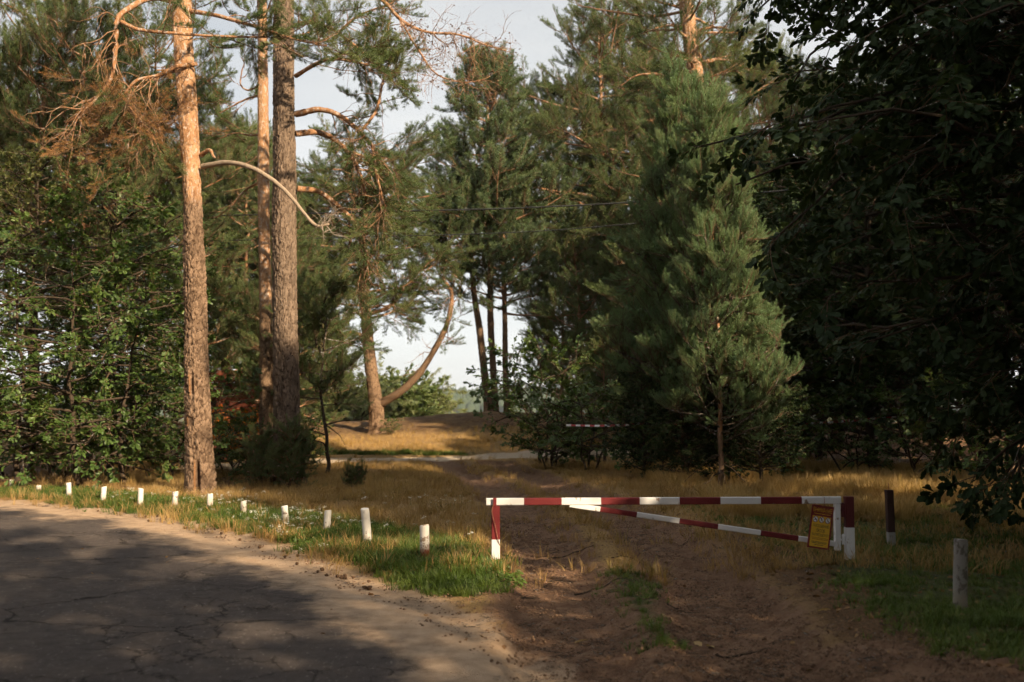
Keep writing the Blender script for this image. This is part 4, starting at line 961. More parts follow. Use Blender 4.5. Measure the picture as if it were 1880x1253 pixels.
LOWOAK = []
for px, Y, s_, z_, lab in [(1262, 21.6, 0.27, 1.0, 'low dark oak bush left of the bright young pine'), (1395, 21.0, 0.28, 2.0, 'low dark oak bush right of the bright young pine'), (1335, 21.9, 0.24, 3.0, 'low dark oak bush under the bright young pine'), (1180, 23.0, 0.27, 4.0, 'low dark oak bush at the right rim of the track')]:
    LOWOAK.append((px, Y, s_, z_, lab))
class Oak8:                                                       # the big dark oak hanging in from the right
    def __init__(s):
        X0, Y0 = 7.6, 12.2; s.root = empty('oak_tree', (X0, Y0, float(gz(X0, Y0))), 'big shaded oak hanging its dark leaves in from the right edge', 'tree'); T = Tree(331); r = T.r
        tt = Tubes(); zs = np.linspace(-0.1, 9.5, 12); P = np.stack([np.cumsum(r.normal(0, 0.06, 12)), np.cumsum(r.normal(0, 0.06, 12)), zs], 1); P[:, :2] -= P[0, :2]
        tt.add(cr(P, 30), np.linspace(0.24, 0.03, 30), 12, 0.2); obj('trunk', tt.mesh('trunk', M['bark_oak']), s.root)
        for k in range(124):
            z = 1.2 + 8.5*(k/124); u = k/124
            a = math.pi + r.normal(0, 0.75) if k % 4 else r.random()*6.28
            L = (3.0 + 1.9*math.sin(math.pi*min(1, 0.15+0.8*u)))*r.uniform(0.55, 1.12)*(0.62 if k < 20 else 1.0)
            T.limb(np.array([np.interp(z, zs, P[:, 0]), np.interp(z, zs, P[:, 1]), z]), (math.cos(a), math.sin(a)*0.8, r.uniform(-0.05, 0.35)), L, 0.045, lift=-0.35, wob=0.55, hgt=0.0, sec_len=1.1, sec_from=0.2, dens=1.0, sc=1.0, vert=0.05, droop=0.25, gap=0.5)
        keep = []
        for p in T.sp:                                        # the crown's outline: open below left, where the post and the dry grass show
            w_ = Vector((X0 + p[0], Y0 + p[1], p[2] - CH)); d_ = w_.y*math.cos(PITCH) + w_.z*math.sin(PITCH); px = CX + F*w_.x/d_; py = CY - F*(-w_.y*math.sin(PITCH) + w_.z*math.cos(PITCH))/d_
            lim = np.interp(py, [-100, 0, 120, 220, 300, 420, 520, 640, 760, 830, 870, 1000], [1390, 1380, 1330, 1300, 1330, 1400, 1380, 1340, 1410, 1500, 1700, 1730]); keep.append(px > lim + r.normal(0, 25))
        T.sp = [a for a, k in zip(T.sp, keep) if k]; T.sd = [a for a, k in zip(T.sd, keep) if k]; T.ss = [a for a, k in zip(T.ss, keep) if k]
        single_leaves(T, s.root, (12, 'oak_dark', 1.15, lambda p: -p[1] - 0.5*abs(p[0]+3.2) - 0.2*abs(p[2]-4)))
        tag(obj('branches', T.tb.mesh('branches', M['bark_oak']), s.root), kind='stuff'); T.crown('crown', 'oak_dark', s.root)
Oak8()
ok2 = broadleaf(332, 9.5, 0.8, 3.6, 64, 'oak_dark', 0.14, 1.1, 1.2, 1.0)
place(ok2, 1700, 19.0, 'dark leafy oak behind the hanging branches on the right', 'tree', None, 0, 1.0, 12.4)
for px, Y, s_, z_, lab in LOWOAK: again(ok2, px, Y, lab, 'shrub', 'low oak bushes behind the barrier', z_, s_)
for px, Y, s_, z_, lab in [(1600, 26, 0.95, 1.2, 'tall dark oak filling in behind the hanging branches'), (1800, 24, 1.0, 2.7, 'dark oak at the upper right edge behind the nearest one'), (1500, 31, 0.95, 4.2, 'dark oak farther back right of the bright young pine')]: again(ok2, px, Y, lab, 'tree', None, z_, s_)
# woods outside the frame on the right and behind, which keep the foreground in shade
gq = 'woods outside the picture on the right'
for X, Y, s_, z_ in [(8.3, 4.9, 0.62, 0.5), (9.9, 4.2, 0.8, 1.1), (9.8, 13.4, 0.62, 3.1), (11.6, 4.8, 1.12, 1.5), (20, 12, 1.5, 2.2), (6.0, 2.6, 0.46, 0.7), (6.6, 0.6, 0.44, 1.7), (5.4, 3.8, 0.32, 2.7), (7.3, 3.4, 0.5, 3.7), (17.5, 14.5, 1.1, 0.2), (9.4, 6.4, 0.8, 4.9), (7.7, 7.2, 0.6, 2.1), (4.6, -4.6, 1.35, 3.5), (0.2, -4.8, 1.3, 4.5), (-4.6, -3.8, 1.3, 0.4), (-9.6, 3.6, 1.3, 1.4), (10.5, -9, 1.4, 5.5), (2.5, -10, 1.4, 0.9), (-10, -3.0, 1.4, 2.9), (-15.5, 7.5, 1.3, 4.1)]:
    again(ok2, 0, Y, 'leafy tree of the woods outside the picture on the right', 'tree', gq, z_, s_, X)
for X, Y, s_, z_ in [(13.4, 1.4, 1.05, 0.3), (15.4, -1.0, 1.15, 1.3), (20.5, 20, 1.3, 2.3), (24, 24, 1.4, 3.3), (19.5, 27, 1.3, 4.3), (26.5, 30, 1.4, 5.3), (27, 17, 1.3, 0.8)]:
    again(pA, 0, Y, 'tall pine of the woods outside the picture on the right', 'tree', 'pines outside the picture on the right', z_, s_, X)
# ------------------------------------------------------------------ beyond the clearing
wb_ = broadleaf(341, 4.6, 0.3, 2.6, 40, 'willow', 0.08, 1.6, 1.4, 1.0, False, 3, name='willow_bush', bark='bark_oak')
gw = 'pale bushes beyond the clearing'
place(wb_, 752, 84, 'round pale green bush left of the far field', 'bush', gw, 0, 1.3)
for px, Y, s_, z_, lab in [(832, 100, 0.5, 2, 'low pale bush under the distant blue hill'), (640, 80, 1.5, 1, 'pale bush seen left of the forked pine'), (872, 112, 0.55, 4, 'small pale bush farthest off below the blue hill'), (565, 82, 1.4, 5, 'pale bush peeping out behind the small dark tree')]:
    again(wb_, px, Y, lab, 'bush', gw, z_, s_)
fo = broadleaf(342, 6.2, 0.8, 2.4, 44, 'far_oak', 0.12, 1.5, 1.3, 1.0, name='leafy_tree')
place(fo, 738, 82, 'green round tree behind the curving limb', 'tree', None, 0, 1.08)
again(fo, 668, 92, 'leafy tree farther off behind the forked pine trunk', 'tree', None, 2.0, 0.95)

def far_forest():
    """the wooded ridge on the horizon: a mass of small crowns"""
    r = np.random.default_rng(9); n = 2600
    x = r.uniform(-620, 420, n); row = r.random(n); y = 880 + row*260 + 30*np.sin(x/90)
    hill = 3 + 17*row + 3*np.sin(x/130 + 1)
    z = -8.5 + hill
    a = np.linspace(0, 2*np.pi, 7, endpoint=False); rings = [(0.0, 0.75), (0.35, 1.0), (0.7, 0.7), (1.0, 0.05)]
    V_, Q_ = [], []; k = 0
    for i in range(n):
        h_, w_ = r.uniform(7, 12), r.uniform(3.2, 6.0); ph = r.random()*6
        for (u, s_) in rings:
            rr = w_*s_*(1 + r.normal(0, 0.12, 7)); V_.append(np.stack([x[i] + rr*np.cos(a+ph), y[i] + rr*np.sin(a+ph), np.full(7, z[i] - 4 + (h_+4)*u)], 1))
        idx = np.arange(28).reshape(4, 7) + k; j = np.roll(idx, -1, 1); Q_.append(np.stack([idx[:-1], j[:-1], j[1:], idx[1:]], -1).reshape(-1, 4)); k += 28
    b = NB('far_wood'); b.bsdf(b.mix(b.rng(b.noise(0.05, 3), 0.35, 0.65), (0.035,0.055,0.03), (0.06,0.08,0.04)), 0.9, 0.1)
    me = mesh_np('distant_forest', np.concatenate(V_), [np.concatenate(Q_)], [b.m], True)
    tag(obj('distant_forest', me), 'bluish wooded ridge on the horizon beyond the clearing', None, None, 'stuff')
    gx = np.linspace(-900, 700, 60); gy = np.linspace(820, 1700, 16); X, Y = np.meshgrid(gx, gy)
    Z = -8.7 + 20*sstep(850, 1160, Y) + 3*np.sin(X/130 + 1)*sstep(850, 1160, Y)
    v = np.arange(X.size).reshape(X.shape); q = np.stack([v[:-1,:-1], v[:-1,1:], v[1:,1:], v[1:,:-1]], -1).reshape(-1, 4)
    tag(obj('hill', mesh_np('hill', np.stack([X, Y, Z], -1).reshape(-1, 3), [q], [b.m], True)), kind='structure')
far_forest()

# ------------------------------------------------------------------ posts along the road
M['white_paint'] = paint('chipped_white_paint', (0.70,0.66,0.62), (0.22,0.175,0.135), 0.575, 12, 0.08)
M['worn_paint'] = paint('worn_white_paint', (0.66,0.63,0.59), (0.17,0.13,0.10), 0.525, 14, 0.14)
M['grey_post'] = paint('weathered_grey_paint', (0.24,0.22,0.20), (0.12,0.10,0.08), 0.50, 12, 0.12)
def rust_paint():
    b = NB('rusted_white_paint'); n = b.noise(14, 6, 0.65); n2 = b.noise(60, 3)
    z = b.n.new('ShaderNodeSeparateXYZ'); b.l.new(b.obj, z.inputs[0])
    f = b.rng(b.math('ADD', z.outputs[2], b.math('MULTIPLY', b.math('SUBTRACT', n, 0.5), 0.5)), 0.13, 0.22, 1, 0)
    col = b.mix(b.rng(n, 0.56, 0.6), (0.68,0.63,0.58), (0.30,0.22,0.16)); rust = b.mix(n2, (0.20,0.055,0.02), (0.11,0.035,0.018))
    b.bsdf(b.mix(f, col, rust), 0.75, 0.25, b.bump(n, 0.5, 0.01)); return b.m
M['rust_paint'] = rust_paint()
def post_mesh(h_, r_, m, seed, sunk=0.12):
    q = np.random.default_rng(seed); zs = np.array([-sunk, 0, 0.25, 0.5, 0.75, 0.93, 0.985, 1.0, 1.0])*h_; zs[0] = -sunk
    rr = r_*np.array([1.06, 1.04, 1.0, 1.02, 0.98, 1.0, 0.97, 0.88, 0.0]); seg = 18; a = np.linspace(0, 2*np.pi, seg, endpoint=False); ph = q.random(4)*6
    V_ = []
    for z, rad in zip(zs, rr):
        w_ = rad*(1 + 0.035*np.sin(2*a+ph[0]+z*2) + 0.025*np.sin(3*a+ph[1]) + q.normal(0, 0.008, seg)); V_.append(np.stack([w_*np.cos(a) + 0.01*math.sin(z*5+ph[2]), w_*np.sin(a), z + rad*0.18*np.sin(a+ph[3])*(z > h_*0.9)], 1))
    i = np.arange(len(zs)*seg).reshape(len(zs), seg); j = np.roll(i, -1, 1)
    me = mesh_np('post', np.concatenate(V_), [np.stack([i[:-1], j[:-1], j[1:], i[1:]], -1).reshape(-1, 4)], [m], True)
    for f in list(me.polygons)[-4*seg:]: f.use_smooth = False
    return me
gb = 'white posts along the road edge'
posts = [  # px, top, bottom, lean x, radius, material, label
    (22, 881, 903, 0.00, .046, 'worn_paint', 'half hidden white post at the far left end of the roadside row'),
    (70, 892, 911, 0.00, .046, 'white_paint', 'very short white post, second from the left in the roadside row'),
    (127, 887, 920, 0.02, .046, 'white_paint', 'clean white post, third from the left in the roadside row'),
    (190, 894, 927, 0.00, .046, 'white_paint', 'clean white post, fourth from the left in the roadside row'),
    (257, 897, 935, 0.00, .046, 'white_paint', 'clean white post, fifth from the left in the roadside row'),
    (319, 903, 940, -0.05, .046, 'worn_paint', 'worn flaking post just left of the scarred pine trunk'),
    (385, 907, 947, 0.00, .046, 'worn_paint', 'worn white post right in front of the scarred pine base'),
    (448, 920, 954, 0.03, .046, 'worn_paint', 'short spotted white post just right of the scarred pine'),
    (523, 929, 972, 0.04, .046, 'worn_paint', 'short worn white post below the thickest grey pine'),
    (598, 937, 990, -0.06, .047, 'white_paint', 'white post leaning slightly right, third from the barrier'),
    (674, 934, 1010, 0.09, .051, 'white_paint', 'tallest white post leaning left, second from the barrier'),
    (780, 964, 1040, 0.00, .053, 'rust_paint', 'white post with rusty foot nearest the barrier')]
for k, (px, t_, b_, lean, rad, m, lab) in enumerate(posts):
    g = gat(px, b_); g.z = float(gz(g.x, g.y)); top = at(px, t_, g.y); h_ = top.z - g.z
    o = obj('roadside_post', post_mesh(h_, rad, M[m], 50+k), None, g); o.rotation_euler = (0.02*math.sin(k), -lean, k*1.3 if abs(lean) < 0.01 else 0); tag(o, lab, 'post', gb)
g = gat(1766, 1148); g.z = float(gz(g.x, g.y)); o = obj('roadside_post', post_mesh(at(1766, 990, g.y).z - g.z, 0.052, M['grey_post'], 71), None, g); tag(o, 'grey weathered post standing alone at the lower right', 'post')

# ------------------------------------------------------------------ barrier
M['b_white'] = paint('barrier_white', (0.70,0.69,0.69), (0.30,0.22,0.17), 0.60, 12, -9)
M['b_red'] = paint('barrier_red', (0.15,0.015,0.017), (0.22,0.13,0.10), 0.625, 12, -9)
M['b_dark'] = paint('barrier_dark_red', (0.10,0.015,0.017), (0.08,0.03,0.025), 0.66, 10, -9)
M['b_brown'] = paint('post_dark_brown', (0.040,0.014,0.013), (0.03,0.02,0.016), 0.62, 10, -9); M['b_grey'] = paint('post_grey', (0.30,0.29,0.28), (0.16,0.13,0.11), 0.58, 10, -9)
M['wire'] = simple('rusty_wire', (0.16,0.07,0.04), (0.26,0.13,0.08), 30, 0.7, 0.4)
def bar(name, pts_a, pts_b, w_, h_, cuts, mats, parent, origin, bev=0.006):
    """square tube from a to b, painted in bands at the given fractions; edges chamfered"""
    a, b_ = np.array(pts_a, float) - origin, np.array(pts_b, float) - origin; d = unit(b_-a); ref = np.array([0, 0, 1.0]) if abs(d[2]) < 0.8 else np.array([0, -1.0, 0])
    sx = unit(np.cross(d, ref)); sz = np.cross(sx, d); L = np.linalg.norm(b_-a)
    prof = [(w_/2, h_/2-bev), (w_/2-bev, h_/2), (-w_/2+bev, h_/2), (-w_/2, h_/2-bev), (-w_/2, -h_/2+bev), (-w_/2+bev, -h_/2), (w_/2-bev, -h_/2), (w_/2, -h_/2+bev)]
    fr = [0] + list(cuts) + [1]; st = []
    for i, f in enumerate(fr):
        st.append(f)
        if i < len(fr)-1: st += [f + (fr[i+1]-f)*u for u in (0.33, 0.66)]
    V_ = np.array([a + d*L*f + sx*p[0] + sz*p[1] for f in st for p in prof]); i = np.arange(len(st)*8).reshape(-1, 8); j = np.roll(i, -1, 1)
    q = np.stack([i[:-1], i[1:], j[1:], j[:-1]], -1); mi = np.repeat(np.array([min(k//3, len(fr)-2) for k in range(len(st)-1)]), 8)
    pal = []
    for m in mats:
        if m not in pal: pal.append(m)
    mi = np.array([pal.index(mats[k]) for k in mi]); caps = np.array([i[0], i[-1][::-1]])
    me = mesh_np(name, V_, [q.reshape(-1, 4), caps], [M[m] for m in pal], False, np.concatenate([mi, [pal.index(mats[0]), pal.index(mats[-1])]]))
    return obj(name, me, parent)
GL, GR = gat(910, 1052), gat(1561, 1050)
DY = (GL.y + GR.y)/2
GR.y = DY; GR.x = at(1559, 980, DY).x; GR.z = float(gz(GR.x, GR.y)); GL.y = DY; GL.x = at(910, 980, DY).x; GL.z = float(gz(GL.x, GL.y))
bar_root = empty('boom_barrier', GR, 'red and white striped boom barrier across the dirt track', 'barrier'); O = np.array(GR)
pz = lambda x, y, dy=0: np.array(at(x, y, DY + dy))
bar('hinge_post', (GR.x, DY, GR.z-0.15), pz(1558, 912), 0.088, 0.088, [0.60], ['b_white', 'b_dark'], bar_root, O)
x0, x1 = 893, 1543; fr = lambda L_, a, b_: [(x-a)/(b_-a) for x in L_]
bar('beam', pz(x0, 921.5), pz(x1, 918.5), 0.05, 0.074, fr([962, 1031, 1103, 1174, 1247, 1322, 1396, 1471], x0, x1), ['b_white', 'b_red']*4 + ['b_white'], bar_root, O)
bar('brace', pz(1046, 927, 0.004), pz(1534, 999, 0.004), 0.044, 0.055, fr([1102, 1169, 1247, 1318, 1396, 1465], 1046, 1534), ['b_white', 'b_red']*3 + ['b_white'], bar_root, O)
bar('upright', pz(1536.5, 925.5, 0.001), pz(1537.5, 1010, 0.001), 0.058, 0.070, [], ['b_white'], bar_root, O)
def hinge(px, py, m, h_):
    t = np.linspace(0, 1, 5); tb = Tubes(); p = np.array(at(px, py, DY)) - O
    tb.add(p + np.stack([0*t, 0*t, (t-0.5)*h_], 1), np.full(5, 0.022), 12, 0.5)
    tb.add(p + np.stack([-0.05 + t*0.10, 0*t, 0*t], 1), np.full(5, 0.012), 8, 0.5)
    b_ = tb.mesh('hinge', M[m]); obj('hinge', b_, bar_root)
hinge(1548, 937, 'b_dark', 0.14); hinge(1549, 991, 'b_white', 0.10)
tb = Tubes(); q = pz(1562, 1032, -0.05) - O; t = np.linspace(0, math.pi, 8); tb.add(q + np.stack([0.03*np.cos(t), 0*t, 0.03*np.sin(t)], 1), np.full(8, 0.004), 5); obj('wire_loop', tb.mesh('wire_loop', M['wire']), bar_root)

rest = empty('barrier_rest', GL, 'red and white post that the free barrier end rests on', 'post'); O2 = np.array(GL)
bar('post', (GL.x, DY, GL.z-0.15), pz(910, 929), 0.088, 0.088, [0.56], ['b_white', 'b_red'], rest, O2)
bar('fork_plate', pz(908.5, 930, -0.055), pz(908.5, 914.5, -0.055), 0.036, 0.010, [], ['b_red'], rest, O2, 0.002)
bar('fork_plate', pz(910, 930, 0.05), pz(910, 914.5, 0.05), 0.036, 0.010, [], ['b_red'], rest, O2, 0.002)
tb = Tubes(); W = cr([pz(906, 926, -0.06)-O2, pz(903, 940, -0.06)-O2, pz(909, 965, -0.06)-O2, pz(914, 990, -0.058)-O2, pz(918, 1006, -0.03)-O2, pz(918, 1022, 0.0)-O2], 26); tb.add(W, np.full(26, 0.004), 5); obj('wire', tb.mesh('wire', M['wire']), rest)

g = gat(1637, 1008); g.z = float(gz(g.x, g.y)); sp_ = empty('square_post', g, 'dark brown square post with pale foot behind the barrier', 'post'); O3 = np.array(g)
bar('shaft', (g.x, g.y, g.z-0.1), np.array(at(1632, 900, g.y)), 0.085, 0.085, [0.34], ['b_grey', 'b_brown'], sp_, O3)
tb = Tubes(); a_ = np.array(at(1632, 900, g.y)) - O3; tb.add(np.array([a_, a_ + [0, 0, 0.05], a_ + [-0.01, 0, 0.09]]), np.full(3, 0.005), 5); obj('wire_stub', tb.mesh('wire_stub', M['wire']), sp_)

# ------------------------------------------------------------------ warning sign hung on the beam
def flat(name, c, rough=0.5):
    b = NB(name); n = b.noise(14, 4); b.bsdf(b.mix(b.rng(n, 0.4, 0.8, 0, 0.3), c, tuple(x*0.75 for x in c)), rough, 0.35); return b.m
M['s_yellow'] = flat('sign_yellow', (0.72,0.42,0.035)); M['s_red'] = flat('sign_red', (0.20,0.022,0.02)); M['s_white'] = flat('sign_white', (0.75,0.75,0.74))
M['s_blue'] = flat('sign_ink', (0.02,0.07,0.16)); M['s_black'] = flat('sign_black', (0.02,0.022,0.03)); M['s_brown'] = flat('sign_small_print', (0.28,0.09,0.02))
SW, SH = 0.262, 0.450
sc_ = at(1506.5, 968, DY - 0.10)
sign = empty('warning_sign', sc_, 'tilted yellow and red warning sign hanging from the barrier beam', 'sign')
sign.rotation_mode = 'QUATERNION'
sign.rotation_quaternion = (Matrix.Rotation(math.radians(16), 3, 'Z') @ Matrix.Rotation(math.radians(9.5), 3, 'Y')).to_quaternion()
def slab(name, x0, x1, z0, z1, y0, y1, m, bev=0.0):
    V_ = np.array([(x, y, z) for y in (y0, y1) for x, z in ((x0, z0), (x1, z0), (x1, z1), (x0, z1))]); q = np.array([(0,1,2,3), (5,4,7,6), (4,0,3,7), (1,5,6,2), (3,2,6,7), (4,5,1,0)])
    return obj(name, mesh_np(name, V_, [q], [m], False), sign)
slab('panel', -SW/2, SW/2, -SH/2, SH/2, -0.003, 0.003, M['s_red'])
slab('yellow_field', -SW/2+0.020, SW/2-0.020, -SH/2+0.018, SH/2-0.115, -0.0045, -0.0032, M['s_yellow'])
def text(name, body, cx, cz, width, height, m, bold=0.0):
    cu = bpy.data.curves.new('text', 'FONT'); cu.body = body; cu.align_x = 'CENTER'; cu.align_y = 'CENTER'; cu.size = 1.0; cu.offset = bold
    o = bpy.data.objects.new('text', cu); COL.objects.link(o); bpy.context.view_layer.update()
    me = bpy.data.meshes.new_from_object(o.evaluated_get(bpy.context.evaluated_depsgraph_get())); bpy.data.objects.remove(o); bpy.data.curves.remove(cu)
    n = len(me.vertices); co = np.zeros(n*3, np.float32); me.vertices.foreach_get('co', co); co = co.reshape(-1, 3)
    lo, hi = co.min(0), co.max(0); c = (lo+hi)/2; s_ = np.array([width/(hi[0]-lo[0]), height/(hi[1]-lo[1])])
    out = np.stack([(co[:, 0]-c[0])*s_[0] + cx, np.full(n, -0.0058), (co[:, 1]-c[1])*s_[1] + cz], 1).astype(np.float32)
    me.vertices.foreach_set('co', out.ravel()); me.materials.clear(); me.materials.append(m); me.update(); me.name = name
    return obj(name, me, sign)
text('lettering', 'ВНИМАНИЕ', 0, SH/2-0.050, SW*0.86, 0.047, M['s_yellow'], 0.0)
for k, (w_, x_) in enumerate(((0.085, -0.058), (0.045, 0.016), (0.052, 0.073))): slab('small_print', x_-w_/2, x_+w_/2, SH/2-0.094, SH/2-0.088, -0.0050, -0.0045, M['s_yellow'])
text('lettering', 'ПОСЕЩЕНИЕ', 0, 0.008, SW*0.72, 0.034, M['s_black'], 0.0)
text('lettering', 'ЛЕСОВ', 0, -0.038, SW*0.40, 0.034, M['s_black'], 0.0)
text('lettering', 'ЗАПРЕЩЕНО!', 0, -0.084, SW*0.78, 0.034, M['s_black'], 0.0)
for k, (w_, z_, m) in enumerate(((0.19, -0.118, 's_brown'), (0.175, -0.132, 's_brown'), (0.18, -0.160, 's_black'), (0.165, -0.172, 's_black'), (0.10, -0.190, 's_black'))):
    q = np.random.default_rng(k); x = -w_/2
    V_, Q_ = [], []
    while x < w_/2:                                              # unreadable print: a line of little dashes
        d = q.uniform(0.006, 0.02); i = len(V_); V_ += [(x, -0.0056, z_), (x+d, -0.0056, z_), (x+d, -0.0056, z_+0.006), (x, -0.0056, z_+0.006)]; Q_.append((i, i+1, i+2, i+3)); x += d + 0.004
    obj('small_print', mesh_np('small_print', np.array(V_), [np.array(Q_)], [M[m]], False), sign)
def disc(r0, r1, cx, cz, y, m, name, par):
    a = np.linspace(0, 2*np.pi, 28, endpoint=False); o_ = np.stack([cx + r1*np.cos(a), np.full(28, y), cz + r1*np.sin(a)], 1); i_ = np.stack([cx + r0*np.cos(a), np.full(28, y), cz + r0*np.sin(a)], 1)
    k = np.arange(28); j = np.roll(k, -1); return obj(name, mesh_np(name, np.concatenate([i_, o_]), [np.stack([k+28, j+28, j, k], -1)], [m], False), par)
def quadp(pts, y, m, name, par):
    V_ = np.array([(x, y, z) for x, z in pts]); return obj(name, mesh_np(name, V_, [np.arange(len(pts))[None]], [m], False), par)
for k, cx_ in enumerate((-0.074, 0.0, 0.074)):
    cz_ = 0.075; pg = disc(0.0005, 0.0312, cx_, cz_, -0.0052, M['s_white'], 'pictogram', sign)
    disc(0.0268, 0.0322, cx_, cz_, -0.0058, M['s_red'], 'ring', pg)
    if k == 0:   # camp fire
        quadp([(cx_-0.0203, cz_-0.0125), (cx_+0.0172, cz_-0.0047), (cx_+0.0172, cz_+0.0008), (cx_-0.0203, cz_-0.0070)], -0.0056, M['s_blue'], 'log', pg); quadp([(cx_-0.0109, cz_), (cx_+0.0094, cz_), (cx_+0.0016, cz_+0.0172)], -0.0056, M['s_blue'], 'flame', pg)
    elif k == 1:  # match and spark
        quadp([(cx_-0.0140, cz_-0.0140), (cx_-0.0078, cz_-0.0156), (cx_+0.0109, cz_+0.0078), (cx_+0.0047, cz_+0.0109)], -0.0056, M['s_blue'], 'stick', pg); disc(0.0003, 0.008, cx_-0.0047, cz_+0.0094, -0.0056, M['s_blue'], 'spark', pg)
    else:        # walking figure
        disc(0.0003, 0.005, cx_, cz_+0.0172, -0.0056, M['s_blue'], 'head', pg); quadp([(cx_-0.0047, cz_-0.0016), (cx_+0.0055, cz_-0.0016), (cx_+0.0047, cz_+0.0109), (cx_-0.0039, cz_+0.0109)], -0.0056, M['s_blue'], 'body', pg)
        quadp([(cx_-0.0109, cz_-0.0203), (cx_-0.0062, cz_-0.0203), (cx_+0.0023, cz_-0.0016), (cx_-0.0039, cz_-0.0016)], -0.0056, M['s_blue'], 'leg', pg); quadp([(cx_+0.0078, cz_-0.0203), (cx_+0.0125, cz_-0.0203), (cx_+0.0055, cz_-0.0016), (cx_, cz_-0.0016)], -0.0056, M['s_blue'], 'leg', pg)
    c45 = 0.7071; u_, v_ = 0.028*c45, 0.0022
    quadp([(cx_-u_-v_, cz_+u_-v_), (cx_+u_-v_, cz_-u_-v_), (cx_+u_+v_, cz_-u_+v_), (cx_-u_+v_, cz_+u_+v_)], -0.0062, M['s_red'], 'slash', pg)
inv = sign.rotation_quaternion.to_matrix().transposed()
tb = Tubes(); e_ = np.array(inv @ (Vector(pz(1513, 913, -0.03)) - sc_)); W = cr([np.array([0.0, -0.004, SH/2-0.015]), np.array([0.01, -0.006, SH/2+0.02]), e_], 12); tb.add(W, np.full(12, 0.0035), 5); obj('hanging_wire', tb.mesh('hanging_wire', M['wire']), sign)

# ------------------------------------------------------------------ porch railing, tape, wires
M['red_wood'] = simple('red_brown_wood', (0.30,0.075,0.03), (0.42,0.13,0.05), 9, 0.65, 0.3, 0.2, 0, (1,1,0.3))
M['dark_wood'] = simple('dark_red_planks', (0.10,0.028,0.016), (0.15,0.045,0.025), 7, 0.8, 0.2, 0.3, 0, (0.25,1,1))
PY = 31.0; pr = empty('cabin_porch', (at(425, 760, PY).x, PY, float(gz(at(425, 760, PY).x, PY))), 'red brown wooden porch with stepped railing behind the trunks', 'porch'); OP = np.array(pr.location)
M['b_wood'] = M['red_wood']; M['b_plank'] = M['dark_wood']
xa, xs, xb = at(372, 768, PY).x, at(419, 768, PY).x, at(476, 750, PY).x
za, zb = at(400, 768, PY).z, at(440, 753, PY).z
bar('top_rail', (xa, PY, za), (xs+0.02, PY, za), 0.10, 0.055, [], ['b_wood'], pr, OP); bar('top_rail', (xs-0.02, PY+0.002, zb), (xb, PY+0.002, zb+0.06), 0.10, 0.055, [], ['b_wood'], pr, OP)
for x, z1 in ((xa, za), (xs-0.01, zb-0.03), (xb, zb+0.03)): bar('rail_post', (x, PY+0.004, OP[2]), (x, PY+0.004, z1), 0.09, 0.09, [], ['b_wood'], pr, OP)
for k in range(13):
    x = xs + 0.10 + k*(xb-xs-0.12)/13; bar('baluster', (x, PY+0.01, OP[2]+0.45), (x, PY+0.01, zb-0.02), 0.035, 0.03, [], ['b_wood'], pr, OP, 0.003)
bar('deck', (xa-0.8, PY+0.9, OP[2]+0.38), (xb+0.35, PY+0.9, OP[2]+0.38), 1.7, 0.12, [], ['b_plank'], pr, OP)
for k in range(12): bar('plank', (xa-1.0, PY+1.9, OP[2]+0.5+k*0.205), (xb+0.4, PY+1.9, OP[2]+0.5+k*0.205), 0.05, 0.195, [], ['b_plank'], pr, OP, 0.012)

M['cable'] = simple('black_cable', (0.015,0.015,0.016), (0.03,0.03,0.03), 5, 0.5, 0.4)
for lab, pts in (('upper black power cable spanning the gap between the trees', [(330, 398, 34), (740, 388, 31), (960, 382, 30), (1230, 367, 29), (1680, 330, 27)]), ('lower thin power cable spanning the gap between the trees', [(330, 444, 34), (800, 432, 31), (1000, 424, 30), (1200, 408, 29), (1680, 370, 27)])):
    W = cr([np.array(at(*p)) for p in pts], 60); tb = Tubes(); tb.add(W, np.full(60, 0.024 if 'upper' in lab else 0.016), 6); tag(obj('power_cable', tb.mesh('power_cable', M['cable'])), lab, 'cable', 'power cables')
def tape():
    b = NB('striped_tape'); s_ = b.attr('hgt'); f = b.rng(b.math('FRACT', b.math('MULTIPLY', s_, 1.0)), 0.49, 0.51)
    b.bsdf(b.mix(f, (0.75,0.72,0.72), (0.40,0.05,0.05)), 0.5, 0.4); M['tape'] = b.m
    W = cr([np.array(at(*p)) for p in [(1040, 781, 24.6), (1090, 782, 24.2), (1140, 781, 23.9), (1187, 778, 23.8), (1300, 784, 25.5), (1420, 779, 26), (1520, 776, 25), (1640, 766, 24), (1690, 765, 23.5), (1760, 766, 23), (1890, 762, 22)]], 240)
    d = np.concatenate([[0], np.cumsum(np.linalg.norm(np.diff(W, axis=0), axis=1))]); tw = 0.5*np.sin(d*1.1) + 0.25*np.sin(d*3.1); hw = 0.024
    up = np.stack([0*d, np.sin(tw), np.cos(tw)], 1)*hw; V_ = np.concatenate([W-up, W+up]); i = np.arange(239); n = 240
    me = mesh_np('barrier_tape', V_, [np.stack([i, i+1, i+1+n, i+n], -1)], [M['tape']], True, None, {'hgt': ('FLOAT', np.tile(d/0.26, 2))})
    tag(obj('barrier_tape', me), 'red and white barrier tape strung between the trees on the right', 'tape')
tape()

